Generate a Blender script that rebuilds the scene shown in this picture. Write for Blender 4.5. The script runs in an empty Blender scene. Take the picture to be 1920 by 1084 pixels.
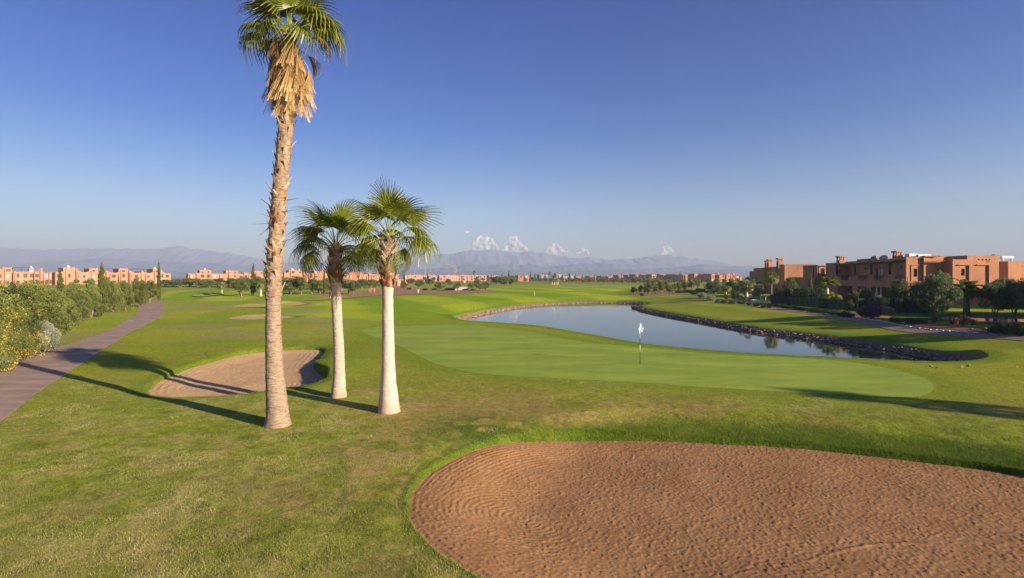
import bpy, math, random
import numpy as np
from mathutils import Vector, Matrix

# ---------------------------------------------------------------- basics
F = 1000.0; HZ = 520.0; CAMH = 4.6          # reading frame of the photograph (1920 px wide)
PI = math.pi
random.seed(7)
SC = bpy.context.scene
COL = SC.collection
SUN_AZ = (0.85, -0.527); SUN_EL = math.radians(16.0)

def sstep(a, b, x):
    t = np.clip((x - a) / (b - a), 0, 1); return t * t * (3 - 2 * t)

# numpy value noise
def _h2(ix, iy, s):
    n = (ix.astype(np.int64) * 374761393 + iy.astype(np.int64) * 668265263 + s * 974634777) & 0xffffffff
    n = ((n ^ (n >> 13)) * 1274126177) & 0xffffffff
    n = (n ^ (n >> 16)) & 0xffffffff
    return n / 4294967295.0
def noise2(x, y, s=0):
    x = np.asarray(x, float); y = np.asarray(y, float)
    ix = np.floor(x); iy = np.floor(y); fx = x - ix; fy = y - iy
    fx = fx * fx * fx * (fx * (fx * 6 - 15) + 10); fy = fy * fy * fy * (fy * (fy * 6 - 15) + 10)
    a = _h2(ix, iy, s); b = _h2(ix + 1, iy, s); c = _h2(ix, iy + 1, s); d = _h2(ix + 1, iy + 1, s)
    return (a + (b - a) * fx) * (1 - fy) + (c + (d - c) * fx) * fy
def fbm2(x, y, s=0, o=4):
    r = 0; a = .5; t = 0
    for i in range(o):
        r = r + a * noise2(x * 2 ** i + 13.7 * i, y * 2 ** i + 7.1 * i, s + i); t += a; a *= .5
    return r / t
def noise3(x, y, z, s=0):
    iz = np.floor(z); fz = z - iz; fz = fz * fz * (3 - 2 * fz)
    o1 = iz * 37.17; o2 = (iz + 1) * 37.17
    return noise2(x + o1, y + o1 * .71, s) * (1 - fz) + noise2(x + o2, y + o2 * .71, s) * fz

# ---------------------------------------------------------------- mesh building
class MB:
    def __init__(s): s.v = []; s.f = []; s.m = []
    def add(s, vs, fs, mi=0):
        o = len(s.v); s.v.extend([tuple(p) for p in vs]); s.f.extend([tuple(i + o for i in f) for f in fs]); s.m.extend([mi] * len(fs)); return s
    def box(s, x0, x1, y0, y1, z0, z1, mi=0):
        vs = [(x0,y0,z0),(x1,y0,z0),(x1,y1,z0),(x0,y1,z0),(x0,y0,z1),(x1,y0,z1),(x1,y1,z1),(x0,y1,z1)]
        return s.add(vs, [(0,3,2,1),(4,5,6,7),(0,1,5,4),(1,2,6,5),(2,3,7,6),(3,0,4,7)], mi)
    def obox(s, o, u, v, a0, a1, b0, b1, z0, z1, mi=0):     # box in a frame (o + a*u + b*v)
        def P(a, b, z): return (o[0]+a*u[0]+b*v[0], o[1]+a*u[1]+b*v[1], z)
        vs = [P(a0,b0,z0),P(a1,b0,z0),P(a1,b1,z0),P(a0,b1,z0),P(a0,b0,z1),P(a1,b0,z1),P(a1,b1,z1),P(a0,b1,z1)]
        return s.add(vs, [(0,3,2,1),(4,5,6,7),(0,1,5,4),(1,2,6,5),(2,3,7,6),(3,0,4,7)], mi)
    def tube(s, pts, rad, n=8, cap=True, mi=0):
        pts = [Vector(p) for p in pts]; o = len(s.v); rings = len(pts)
        up = Vector((0, 0, 1))
        for i, p in enumerate(pts):
            d = (pts[min(i+1, rings-1)] - pts[max(i-1, 0)]).normalized()
            a = d.cross(Vector((1,0,0))) if abs(d.x) < .8 else d.cross(Vector((0,1,0)))
            a.normalize(); b = d.cross(a)
            r = rad[i] if hasattr(rad, '__len__') else rad
            for k in range(n):
                t = 2*PI*k/n; q = p + a*(r*math.cos(t)) + b*(r*math.sin(t)); s.v.append(tuple(q))
        for i in range(rings-1):
            for k in range(n):
                k2 = (k+1) % n; s.f.append((o+i*n+k, o+i*n+k2, o+(i+1)*n+k2, o+(i+1)*n+k)); s.m.append(mi)
        if cap:
            s.f.append(tuple(o+k for k in range(n))[::-1]); s.f.append(tuple(o+(rings-1)*n+k for k in range(n))); s.m += [mi, mi]
        return s
    def ball(s, c, r, n=10, mi=0, z0=-1.0):
        o = len(s.v); rx, ry, rz = r if hasattr(r, '__len__') else (r, r, r); m = n//2+1
        for i in range(m+1):
            ph = -PI/2 + PI*i/m
            zz = max(math.sin(ph), z0); cc = math.cos(ph)
            for k in range(n): s.v.append((c[0]+rx*cc*math.cos(2*PI*k/n), c[1]+ry*cc*math.sin(2*PI*k/n), c[2]+rz*zz))
        for i in range(m):
            for k in range(n):
                k2 = (k+1) % n; s.f.append((o+i*n+k, o+i*n+k2, o+(i+1)*n+k2, o+(i+1)*n+k)); s.m.append(mi)
        return s
    def panel(s, o, u, w, z0, z1, holes, depth, nrm, mi=0):
        """wall face from o along unit u for w metres, with rectangular holes (a0,a1,z0,z1); reveals go to -nrm*depth"""
        xs = sorted({0.0, w} | {h[0] for h in holes} | {h[1] for h in holes}); zs = sorted({z0, z1} | {h[2] for h in holes} | {h[3] for h in holes})
        def P(a, z, d=0): return (o[0]+a*u[0]-nrm[0]*d, o[1]+a*u[1]-nrm[1]*d, z)
        for i in range(len(xs)-1):
            for j in range(len(zs)-1):
                cx = (xs[i]+xs[i+1])/2; cz = (zs[j]+zs[j+1])/2
                if any(h[0] < cx < h[1] and h[2] < cz < h[3] for h in holes): continue
                s.add([P(xs[i],zs[j]),P(xs[i+1],zs[j]),P(xs[i+1],zs[j+1]),P(xs[i],zs[j+1])], [(0,1,2,3)], mi)
        for a0, a1, b0, b1 in [h[:4] for h in holes]:
            q = [(a0,b0),(a1,b0),(a1,b1),(a0,b1)]
            for k in range(4):
                p0, p1 = q[k], q[(k+1)%4]
                s.add([P(*p0),P(*p1),P(*p1,depth),P(*p0,depth)], [(0,1,2,3)], mi)
        return s

def mesh_from(name, V, Fc, mats, mi=None, smooth=False, attrs=None):
    me = bpy.data.meshes.new(name)
    V = np.asarray(V, dtype=np.float32)
    if isinstance(Fc, np.ndarray):
        nf, k = Fc.shape
        me.vertices.add(len(V)); me.vertices.foreach_set('co', V.ravel())
        me.loops.add(nf*k); me.loops.foreach_set('vertex_index', Fc.astype(np.int32).ravel())
        me.polygons.add(nf); me.polygons.foreach_set('loop_start', np.arange(0, nf*k, k, dtype=np.int32))
        me.update(calc_edges=True)
        me.polygons.foreach_set('use_smooth', np.zeros(nf, dtype=bool))
    else:
        me.from_pydata([tuple(p) for p in V.tolist()], [], Fc); me.update()
    for m in (mats if isinstance(mats, (list, tuple)) else [mats]): me.materials.append(m)
    if mi is not None and any(mi): me.polygons.foreach_set('material_index', np.asarray(mi, dtype=np.int32))
    if smooth: me.polygons.foreach_set('use_smooth', np.ones(len(me.polygons), dtype=bool))
    for nm, (typ, dom, arr) in (attrs or {}).items():
        a = me.attributes.new(nm, typ, dom)
        a.data.foreach_set('color' if typ == 'FLOAT_COLOR' else 'value', np.asarray(arr, dtype=np.float32).ravel())
    return me

def tag(o, label=None, cat=None, group=None, kind=None):
    if label: o['label'] = label
    if cat: o['category'] = cat
    if group: o['group'] = group
    if kind: o['kind'] = kind
    return o
def link(name, me, parent=None, loc=(0,0,0), rz=0):
    o = bpy.data.objects.new(name, me); COL.objects.link(o); o.location = loc; o.rotation_euler = (0,0,rz)
    if parent: o.parent = parent
    return o
def thing(name, label, cat, loc=(0,0,0), rz=0, group=None, scale=None):
    o = link(name, None, None, loc, rz); o.empty_display_size = .2
    if scale: o.scale = scale if hasattr(scale, '__len__') else (scale,)*3
    return tag(o, label, cat, group)
def part(name, mb, mats, parent=None, world=False, smooth=False, attrs=None):
    V = np.array(mb.v, dtype=float)
    if world and parent is not None: V = V - np.array(parent.location)
    return link(name, mesh_from(name, V, mb.f, mats, mb.m, smooth, attrs), parent)
def solo(name, mb, mats, label, cat, loc, group=None, smooth=False, world=True):
    V = np.array(mb.v, dtype=float)
    if world: V = V - np.array(loc)
    o = link(name, mesh_from(name, V, mb.f, mats, mb.m, smooth), None, loc); return tag(o, label, cat, group)
def copy_tree(o, parent=None):
    c = o.copy(); COL.objects.link(c)
    if parent: c.parent = parent
    for ch in [k for k in ALLCH.get(o.name, [])]: copy_tree(ch, c)
    return c
ALLCH = {}
def register(o):
    ALLCH[o.name] = [k for k in COL.objects if k.parent == o]
    for k in ALLCH[o.name]: register(k)

# ---------------------------------------------------------------- materials
class NT:
    def __init__(s, name):
        s.m = bpy.data.materials.new(name); s.m.use_nodes = True; s.t = s.m.node_tree; s.t.nodes.clear()
        s.out = s.n('ShaderNodeOutputMaterial')
    def n(s, typ, **kw):
        nd = s.t.nodes.new(typ)
        for k, v in kw.items():
            if k in nd.inputs.keys(): nd.inputs[k].default_value = v
            else: setattr(nd, k, v)
        return nd
    def l(s, a, b): s.t.links.new(a, b)
    def coord(s): 
        if not hasattr(s, '_c'): s._c = s.n('ShaderNodeTexCoord').outputs['Object']
        return s._c
    def geo(s):
        if not hasattr(s, '_g'): s._g = s.n('ShaderNodeNewGeometry').outputs['Position']
        return s._g
    def noise(s, scale, detail=4, vec=None, rough=.55, dist=0.0):
        nd = s.n('ShaderNodeTexNoise', Scale=scale, Detail=detail, Roughness=rough, Distortion=dist); s.l(vec or s.geo(), nd.inputs['Vector']); return nd.outputs['Fac']
    def ramp(s, fac, stops):
        r = s.n('ShaderNodeValToRGB'); e = r.color_ramp.elements
        while len(e) < len(stops): e.new(.5)
        for i, (p, c) in enumerate(stops): e[i].position = p; e[i].color = (*c, 1) if len(c) == 3 else c
        s.l(fac, r.inputs['Fac']); return r.outputs['Color']
    def mix(s, fac, a, b, blend='MIX'):
        nd = s.n('ShaderNodeMix', data_type='RGBA', blend_type=blend)
        for v, i in ((fac, 0), (a, 6), (b, 7)):
            if isinstance(v, (int, float)): nd.inputs[i].default_value = v
            elif isinstance(v, tuple): nd.inputs[i].default_value = (*v, 1)
            else: s.l(v, nd.inputs[i])
        return nd.outputs[2]
    def math(s, op, a, b=None, c=None):
        nd = s.n('ShaderNodeMath', operation=op)
        for i, v in enumerate((a, b, c)):
            if v is None: continue
            if isinstance(v, (int, float)): nd.inputs[i].default_value = v
            else: s.l(v, nd.inputs[i])
        return nd.outputs[0]
    def bump(s, h, strength=.5, dist=.02, prev=None):
        nd = s.n('ShaderNodeBump', Strength=strength, Distance=dist); s.l(h, nd.inputs['Height'])
        if prev is not None: s.l(prev, nd.inputs['Normal'])
        return nd.outputs['Normal']
    def bsdf(s, col, rough=.8, normal=None, spec=.3, metal=0.0, **kw):
        b = s.n('ShaderNodeBsdfPrincipled'); b.inputs['Metallic'].default_value = metal
        b.inputs['Specular IOR Level'].default_value = spec
        for v, i in ((col, 'Base Color'), (rough, 'Roughness')):
            if isinstance(v, tuple): b.inputs[i].default_value = (*v, 1)
            elif isinstance(v, (int, float)): b.inputs[i].default_value = v
            else: s.l(v, b.inputs[i])
        if normal is not None: s.l(normal, b.inputs['Normal'])
        for k, v in kw.items(): b.inputs[k].default_value = v
        s.l(b.outputs[0], s.out.inputs['Surface']); return b
    def attr(s, name, out='Fac'): return s.n('ShaderNodeAttribute', attribute_name=name).outputs[out]

def simple(name, col, rough=.7, spec=.3, metal=0.0, var=.12, scale=6.0, bump=0.0, bscale=40):
    t = NT(name); lo = tuple(c*(1-var) for c in col); hi = tuple(min(1, c*(1+var)) for c in col)
    c = t.ramp(t.noise(scale, 5), [(.3, lo), (.7, hi)])
    nm = t.bump(t.noise(bscale, 3), .5, bump) if bump else None
    t.bsdf(c, rough, nm, spec, metal); return t.m

def leafmat(name, lo, hi, trans=.3, tipcol=None, rough=.55, spec=.25, objvar=.25):
    t = NT(name)
    c = t.ramp(t.attr('var'), [(0.0, lo), (1.0, hi)] if tipcol is None else [(0.0, lo), (.75, hi), (1.0, tipcol)])
    oi = t.n('ShaderNodeObjectInfo').outputs['Random']
    br = t.math('MULTIPLY_ADD', oi, objvar, 1 - objvar/2)
    cb = t.n('ShaderNodeVectorMath', operation='SCALE'); t.l(c, cb.inputs[0]); t.l(br, cb.inputs['Scale'])
    b = t.bsdf(cb.outputs[0], rough, None, spec)
    tr = t.n('ShaderNodeBsdfTranslucent'); t.l(cb.outputs[0], tr.inputs['Color'])
    mx = t.n('ShaderNodeMixShader'); mx.inputs[0].default_value = trans
    t.l(b.outputs[0], mx.inputs[1]); t.l(tr.outputs[0], mx.inputs[2]); t.l(mx.outputs[0], t.out.inputs['Surface'])
    return t.m

M = {}
M['olive'] = leafmat('olive_leaves', (.06,.095,.02), (.40,.42,.11), .35)
M['olive_dark'] = leafmat('garden_olive_leaves', (.045,.075,.02), (.29,.33,.14), .28)
M['olive_yellow'] = leafmat('bright_shrub_leaves', (.075,.10,.028), (.26,.29,.10), .3)
M['silver'] = leafmat('silver_leaves', (.20,.22,.15), (.48,.48,.36), .15)
M['cypress'] = leafmat('cypress_leaves', (.06,.085,.018), (.22,.24,.05), .25)
M['lime'] = leafmat('lime_leaves', (.18,.26,.02), (.42,.50,.05), .35)
M['hedge'] = leafmat('hedge_leaves', (.02,.045,.012), (.07,.12,.03), .2)
M['yellowflower'] = leafmat('yellow_blossom', (.75,.50,.01), (.95,.72,.03), .2)
M['orangeflower'] = leafmat('orange_blossom', (.7,.16,.02), (.85,.45,.03), .2)
M['purple'] = leafmat('purple_blossom', (.18,.02,.16), (.42,.06,.36), .3)
M['redflower'] = leafmat('red_blossom', (.35,.02,.02), (.5,.03,.04), .2)
M['pinkflower'] = leafmat('pale_pink_blossom', (.5,.25,.28), (.7,.5,.5), .2)
M['palm'] = leafmat('palm_leaf', (.035,.065,.005), (.25,.28,.02), .32, tipcol=(.48,.40,.15), rough=.35, spec=.5, objvar=.2)
M['palm_feather'] = leafmat('feather_palm_leaf', (.10,.16,.01), (.34,.38,.03), .35, rough=.4, spec=.4)
M['deadfrond'] = leafmat('dry_palm_leaf', (.10,.055,.018), (.46,.29,.11), .15, tipcol=(.56,.41,.21), rough=.7, objvar=.45)
M['petiole'] = leafmat('palm_stalk', (.26,.30,.04), (.42,.42,.10), .1, rough=.4)
M['petiole_dry'] = leafmat('dry_palm_stalk', (.42,.33,.2), (.66,.56,.42), .05, rough=.7)
M['boot'] = leafmat('palm_leaf_base', (.22,.12,.06), (.60,.46,.32), .03, rough=.75)
M['boot_red'] = leafmat('palm_leaf_base_rust', (.10,.03,.015), (.36,.13,.05), .03, rough=.7)
M['blade'] = leafmat('grass_blade', (.11,.16,.02), (.42,.40,.10), .4, tipcol=(.78,.62,.36), rough=.6)
M['bladelush'] = leafmat('lush_grass_blade', (.07,.135,.010), (.25,.33,.035), .35, rough=.6)
M['bark'] = simple('olive_bark', (.20,.16,.12), .9, var=.4, scale=9, bump=.03, bscale=20)
M['wood_and_shade_dark'] = simple('dark_timber_and_shade', (.03,.022,.018), .6)  # pergola timber; also paints the shaded side of the low white wall
M['rock'] = simple('bank_stone', (.34,.22,.145), .9, var=.45, scale=2.2, bump=.05, bscale=12)
M['white'] = simple('white_enamel', (.8,.79,.76), .4, var=.03)
M['black'] = simple('black_metal', (.012,.012,.014), .5)
M['darkgreen'] = simple('green_painted_metal', (.012,.09,.06), .4)
M['glass'] = simple('window_glass', (.03,.035,.04), .12, .8, var=.3, scale=1)
M['curtain'] = simple('pale_curtain', (.62,.62,.60), .8, var=.1)
M['frame'] = simple('window_frame_and_shade', (.07,.045,.03), .5)
M['screen'] = simple('green_fence_screen', (.012,.03,.02), .8, var=.4, scale=3)
M['screen_light'] = simple('lighter_fence_screen', (.035,.085,.028), .8, var=.35, scale=3)  # lighter green used on some of the fence panels
M['pooltile'] = simple('pool_tile', (.02,.05,.22), .3)
M['rim'] = simple('salmon_pool_rim', (.42,.2,.13), .7)
M['paleplaster'] = simple('pale_plaster', (.72,.58,.48), .8)
M['grey'] = simple('grey_paint', (.3,.31,.31), .6)
M['yellowpaint'] = simple('yellow_paint', (.65,.36,.05), .5)
M['redpaint'] = simple('red_paint', (.5,.03,.02), .5)
M['bluepaint'] = simple('blue_paint', (.03,.1,.5), .5)
M['fabric'] = simple('white_cloth', (.8,.79,.77), .8, var=.04)

def plaster(name, col, var=.14):
    t = NT(name)
    a = t.noise(.35, 6, rough=.6); b = t.noise(3.0, 5)
    s2 = t.n('ShaderNodeMapping'); s2.inputs['Scale'].default_value = (1.2, 1.2, .12); t.l(t.geo(), s2.inputs['Vector'])
    st = t.noise(1.5, 4, s2.outputs[0])
    c = t.ramp(a, [(.3, tuple(x*(1-var) for x in col)), (.7, tuple(x*(1+var) for x in col))])
    c = t.mix(.5, c, t.ramp(b, [(.3, (.85,.85,.85)), (.7, (1.1,1.1,1.1))]), 'MULTIPLY')
    c = t.mix(.35, c, t.ramp(st, [(.35, (.7,.68,.66)), (.6, (1.08,1.08,1.08))]), 'MULTIPLY')
    t.bsdf(c, .92, t.bump(t.noise(6, 5), .5, .03), .15); return t.m
M['terracotta'] = plaster('terracotta_render', (.50,.235,.13))
M['pinkwall'] = plaster('pink_render', (.64,.285,.175))
M['pinkwall2'] = plaster('rose_render', (.66,.34,.24))
M['redwall'] = plaster('red_earth_render', (.50,.22,.12))
M['greywall'] = plaster('grey_render', (.42,.36,.31))

# trunk materials
def trunkmat(name, kind):
    t = NT(name); z = t.attr('hz'); g = t.coord()
    mp = t.n('ShaderNodeMapping'); mp.inputs['Scale'].default_value = (1, 1, 5.0); t.l(g, mp.inputs['Vector'])
    rings = t.noise(5.5, 6, mp.outputs[0], .65, .4); fine = t.noise(30, 5, mp.outputs[0], .7)
    big = t.noise(1.3, 4, g)
    if kind == 'paint':
        c = t.ramp(rings, [(.30, (.33,.22,.16)), (.42, (.50,.38,.28)), (.6, (.70,.57,.45)), (.8, (.78,.67,.56))])
        c = t.mix(.6, c, t.ramp(fine, [(.35, (.52,.46,.4)), (.55, (1.05,1.05,1.05))]), 'MULTIPLY')
        base = t.math('SUBTRACT', .55, t.math('MULTIPLY', z, 1.3))      # soil stain at the foot
        c = t.mix(t.math('MINIMUM', t.math('MAXIMUM', base, 0.0), .6), c, (.50,.27,.17))
    elif kind == 'tan':
        c = t.ramp(rings, [(.30, (.20,.13,.085)), (.45, (.36,.26,.175)), (.62, (.52,.40,.29)), (.8, (.64,.52,.40))])
        c = t.mix(.7, c, t.ramp(fine, [(.38, (.42,.36,.3)), (.55, (1.08,1.06,1.04))]), 'MULTIPLY')
    elif kind == 'smooth':
        c = t.ramp(rings, [(.30, (.36,.25,.18)), (.38, (.64,.50,.40)), (.7, (.76,.65,.55))])
        c = t.mix(.7, c, t.ramp(fine, [(.36, (.55,.48,.42)), (.52, (1.04,1.04,1.04))]), 'MULTIPLY')
        base = t.math('SUBTRACT', .75, t.math('MULTIPLY', z, 1.4))
        c = t.mix(t.math('MINIMUM', t.math('MAXIMUM', base, 0.0), .6), c, (.58,.32,.21))
    else:
        c = t.ramp(rings, [(.3, (.11,.065,.035)), (.5, (.36,.25,.16)), (.75, (.60,.47,.34))])
        c = t.mix(.7, c, t.ramp(fine, [(.3, (.5,.42,.36)), (.6, (1.1,1.1,1.1))]), 'MULTIPLY')
    t.bsdf(c, .9, t.bump(rings, .8, .05, t.bump(fine, .6, .015)), .15); return t.m
M['trunk_paint'] = trunkmat('palm_trunk_pale', 'paint'); M['trunk_tan'] = trunkmat('palm_trunk_tan', 'tan'); M['trunk_smooth'] = trunkmat('palm_trunk_whitewash', 'smooth'); M['trunk_rough'] = trunkmat('palm_trunk_bark', 'rough')
# ---------------------------------------------------------------- terrain
def catmull(pts, n, closed=True):
    P = np.array(pts, float); N = len(P); out = []
    segs = N if closed else N - 1
    for i in range(segs):
        if closed: a, b, c, d = P[(i-1) % N], P[i], P[(i+1) % N], P[(i+2) % N]
        else: a, b, c, d = P[max(i-1, 0)], P[i], P[i+1], P[min(i+2, N-1)]
        for k in range(n):
            t = k / n
            out.append(.5*((2*b) + (-a+c)*t + (2*a-5*b+4*c-d)*t*t + (-a+3*b-3*c+d)*t**3))
    if not closed: out.append(P[-1])
    return np.array(out)
def flat(px, py, z=0.0):
    Y = (CAMH - z) / (py - HZ) * F; return ((px - 960) / F * Y, Y)
def sdf(poly, X, Y):
    X = np.asarray(X, float); Y = np.asarray(Y, float); poly = np.asarray(poly)
    lo = poly.min(0); hi = poly.max(0); far = np.maximum(np.maximum(lo[0]-X, X-hi[0]), np.maximum(lo[1]-Y, Y-hi[1]))
    out = np.maximum(far, 12.0); mk = far < 12.0
    if not mk.any(): return out
    if not mk.all(): out[mk] = sdf(poly, X[mk], Y[mk]); return out
    d2 = np.full(X.shape, 1e18); ins = np.zeros(X.shape, bool)
    n = len(poly)
    for i in range(n):
        ax, ay = poly[i]; bx, by = poly[(i+1) % n]; ex, ey = bx-ax, by-ay; wx, wy = X-ax, Y-ay
        t = np.clip((wx*ex + wy*ey) / (ex*ex + ey*ey + 1e-12), 0, 1)
        d2 = np.minimum(d2, (wx-ex*t)**2 + (wy-ey*t)**2)
        c = ((ay > Y) != (by > Y)); xi = ex * (Y - ay) / (ey if abs(ey) > 1e-12 else 1e-12) + ax
        ins ^= (c & (X < xi))
    return np.where(ins, -1, 1) * np.sqrt(d2)

def _ez(px): return -.16 - .29*min(1, max(0, (px-850)/200))
BIGB = catmull([flat(px, py, _ez(px)) for px, py in [(780,948),(786,920),(808,893),(842,870),(900,848),(980,832),(1080,825),(1200,824),(1330,829),(1480,837),(1600,848),(1750,864),(1850,877),(1930,892),(2100,930),(2300,1000)]] +
               [(15.5,7.4),(12.0,7.6),(9.0,7.8),(7.2,8.05),(6.2,8.35),(5.3,8.62),(4.5,8.45),(3.6,8.0),(2.4,7.7),(1.0,8.0)] + [flat(px, py, -.14) for px, py in [(930,1082),(893,1062),(850,1038),(812,1008),(787,977)]], 6)
LEFTB = catmull([flat(px, py, -.35) for px, py in [(285,739),(296,724),(325,707),(360,692),(405,679),(455,667),(520,659),(575,657),(600,660),(592,673),(583,688),(594,702),(607,713),(603,728),(575,738),(520,745),(460,749),(400,752),(335,754),(298,750)]], 6)
FARB1 = catmull([flat(px, py, -.15) for px, py in [(432,599),(470,596.5),(520,596),(555,598),(566,601),(540,603),(480,603.5),(440,602)]], 5)
FARB2 = catmull([flat(px, py, -.1) for px, py in [(436,579),(470,577.6),(500,577.3),(515,578.4),(500,580.3),(460,580.6)]], 5)
FARB3 = catmull([flat(px, py, -.1) for px, py in [(522,572.5),(545,570.6),(570,570.8),(577,573),(562,575),(535,575)]], 5)
FARB4 = catmull([flat(px, py, -.1) for px, py in [(362,552.5),(385,551),(408,550),(408,552),(385,553.8),(366,553.6)]], 5)
POND = catmull([flat(px, py, -1.1) for px, py in [(864,604),(868,600.5),(895,592.5),(927,586),(956,580),(986,575.6),(1044,570.6),(1102,568.4),(1150,568.3),(1184,569.6),(1207,572.5),(1196,576),(1192,581),(1230,590),(1299,602.5),(1355,613),(1412,623),(1474,630.5),(1550,640.5),(1620,650),(1703,665),(1757,676.5)]] +
               [(27.6,33.2),(26.2,31.3),(23.5,30.6),(19.5,32.0),(14.6,34.2),(10.2,38.0),(7.4,43.4),(3.4,50.8),(-1.0,55.0),(-4.2,58.5)], 5)
PUTT = catmull([flat(px, py) for px, py in [(680,622),(708,615),(760,612.5),(835,609.5),(885,611),(935,616),(985,622),(1035,632),(1085,641),(1135,646),(1240,655),(1370,666),(1495,671),(1599,680),(1682,694),(1737,711),(1751,726),(1735,740),(1690,745),(1620,742),(1453,734),(1287,724),(1120,714),(985,707),(910,702),(860,694),(810,680),(754,652),(715,636)]], 5)
def fpts(l, z=0.0): return [flat(px, py, z) for px, py in l]
FAIR = catmull(fpts([(480,602),(600,596),(760,604),(860,592),(960,571),(1070,563),(1180,561),(1185,555),(1110,551),(1100,545),(1230,541),(1240,537),(1100,534.5),(960,535),(900,545),(930,549),(760,554),(640,559),(600,571),(640,580),(560,590)]), 4)
FAIR2 = catmull(fpts([(300,556),(330,545),(420,543),(520,545),(600,549),(470,556),(360,560)]), 4)
DIRT = catmull(fpts([(700,545),(735,538),(800,541),(860,544),(925,545.5),(940,548),(880,549.5),(800,551),(735,551.5),(640,552.5),(600,551)]), 4)
ORCH = catmull(fpts([(1178,553),(1200,547),(1260,543),(1310,542),(1300,548),(1260,553),(1215,555)]), 4)
P2 = catmull([(36+17*math.cos(a), 190+10*math.sin(a)) for a in np.linspace(0, 2*PI, 14)[:-1]], 4)

def H(x, y):
    x = np.atleast_1d(np.asarray(x, float)); y = np.atleast_1d(np.asarray(y, float)); r = np.hypot(x, y)
    und = (fbm2(x/16+3, y/16, 5, 2) - .5) * .34 * sstep(16, 40, r) * (1 - .5*sstep(300, 600, r)) + (noise2(x/5, y/5, 9) - .5) * .05
    dg = sdf(PUTT, x, y)
    base = und * (.25 + .75*sstep(0, 6, dg))
    rx = sstep(26, 37, x) * sstep(15, 24, y) * (1 - sstep(105, 135, y))
    base = base*(1-.6*rx) + .42 * rx
    base = base + .40*np.exp(-((y-88)/13)**2) * sstep(-30, -42, x) - .9*np.exp(-((y-128)/18)**2) * sstep(-25, -48, x)
    base = base + .25*np.exp(-((y-52)/10)**2 - ((x+24)/10)**2)
    base = base + .22*np.exp(-(((x+8.6)/1.8)**2 + ((y-26.5)/3.0)**2))
    # far bank that rises behind the small bunker, and fairway swells
    base = base + .8*sstep(165, 205, y + .4*x) * sstep(-30, -60, x) * (1 - sstep(300, 420, y))
    base = base + .35*np.exp(-((y-150)/22)**2) * sstep(-20, 10, x)*(1-sstep(15,28,x))
    # big front bunker: ground dips towards it, then a short wall
    d = sdf(BIGB, x, y)
    lip = sstep(-1, 6, x)
    base = base - (.07+.33*lip) * (1 - sstep(0, 1.2 + 1.6*lip, d))
    near = 1 - sstep(7, 11, y); base = base - .10*near*(1-sstep(0, 1.0, d))
    wl = sstep(.22, -.16, d); h = base*(1-wl) + np.minimum(base, -.95)*wl
    d = sdf(LEFTB, x, y)
    side = sstep(-11.5, -9.0, x) + .35*sstep(25.0, 27.5, y); side = np.clip(side, 0, 1)
    h = h - (.17 - .12*side) * (1 - sstep(0, 1.3, d)) + side*.06*np.exp(-((d-.6)/.7)**2)
    wl = sstep(.28, -.10, d); h = h*(1-wl) - .85*wl
    for P_, dp in ((FARB1, .6), (FARB2, .5), (FARB3, .5), (FARB4, .5)):
        cx, cy = P_.mean(0); mk = (np.abs(x-cx) < 25) & (np.abs(y-cy) < 25)
        if mk.any():
            dd = sdf(P_, x[mk], y[mk]); hh = h[mk] + .22*np.exp(-((dd-1.0)/1.2)**2) * sstep(-1, 1, (y[mk]-cy) + .6*(x[mk]-cx)); wl = sstep(0, -.8, dd); h[mk] = hh*(1-wl) - dp*wl
    # pond basin
    d = sdf(POND, x, y)
    s = ((x+8)*(34-70) - (y-70)*(31+8)) / math.hypot(36, 39)       # >0 south-west of the diagonal
    nearb = sstep(-3, 3, s)
    L = 7.5*(1-nearb) + 1.15*nearb
    bank = -1.12 + .52*sstep(0, .8, d) + (h + .60) * sstep(.5*(1-nearb), 1, np.clip((d-.3*(1-nearb))/L, 0, 1)) 
    bank = np.where(nearb > .5, -1.12 + (h+1.12)*sstep(0, 1.25, d), -1.12 + .50*np.clip(d/.9, 0, 1) + (h+.62)*np.clip((d-.9)/L, 0, 1)**.85)
    bank = np.where((nearb > 0) & (nearb < 1), (-1.12 + (h+1.12)*sstep(0, 1.25, d))*nearb + (-1.12 + .50*np.clip(d/.9, 0, 1) + (h+.62)*np.clip((d-.9)/L, 0, 1)**.85)*(1-nearb), bank)
    h = np.where(d < 9.5, np.where(d > 0, np.where(d > L+1.2, h, bank), -1.12 - .9*sstep(0, 2.5, -d)), h)
    mk = (np.abs(x-36) < 32) & (np.abs(y-190) < 26)
    if mk.any():
        dd = sdf(P2, x[mk], y[mk]); h[mk] = h[mk]*sstep(0, 9, dd) + (-.55 - .6*sstep(.3, -2, dd)) * (1 - sstep(0, 9, dd))
    # far plain: gently rising towards the foothills
    h = h + sstep(900, 3500, r) * 2.0
    return h
def Hs(x, y): return float(H(x, y)[0])
def G(px, py, it=6):
    z = 0.0
    for _ in range(it):
        Y = (CAMH - z)/(py - HZ)*F; X = (px-960)/F*Y; z = .5*z + .5*Hs(X, Y)
    return X, Y, Hs(X, Y)

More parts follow.
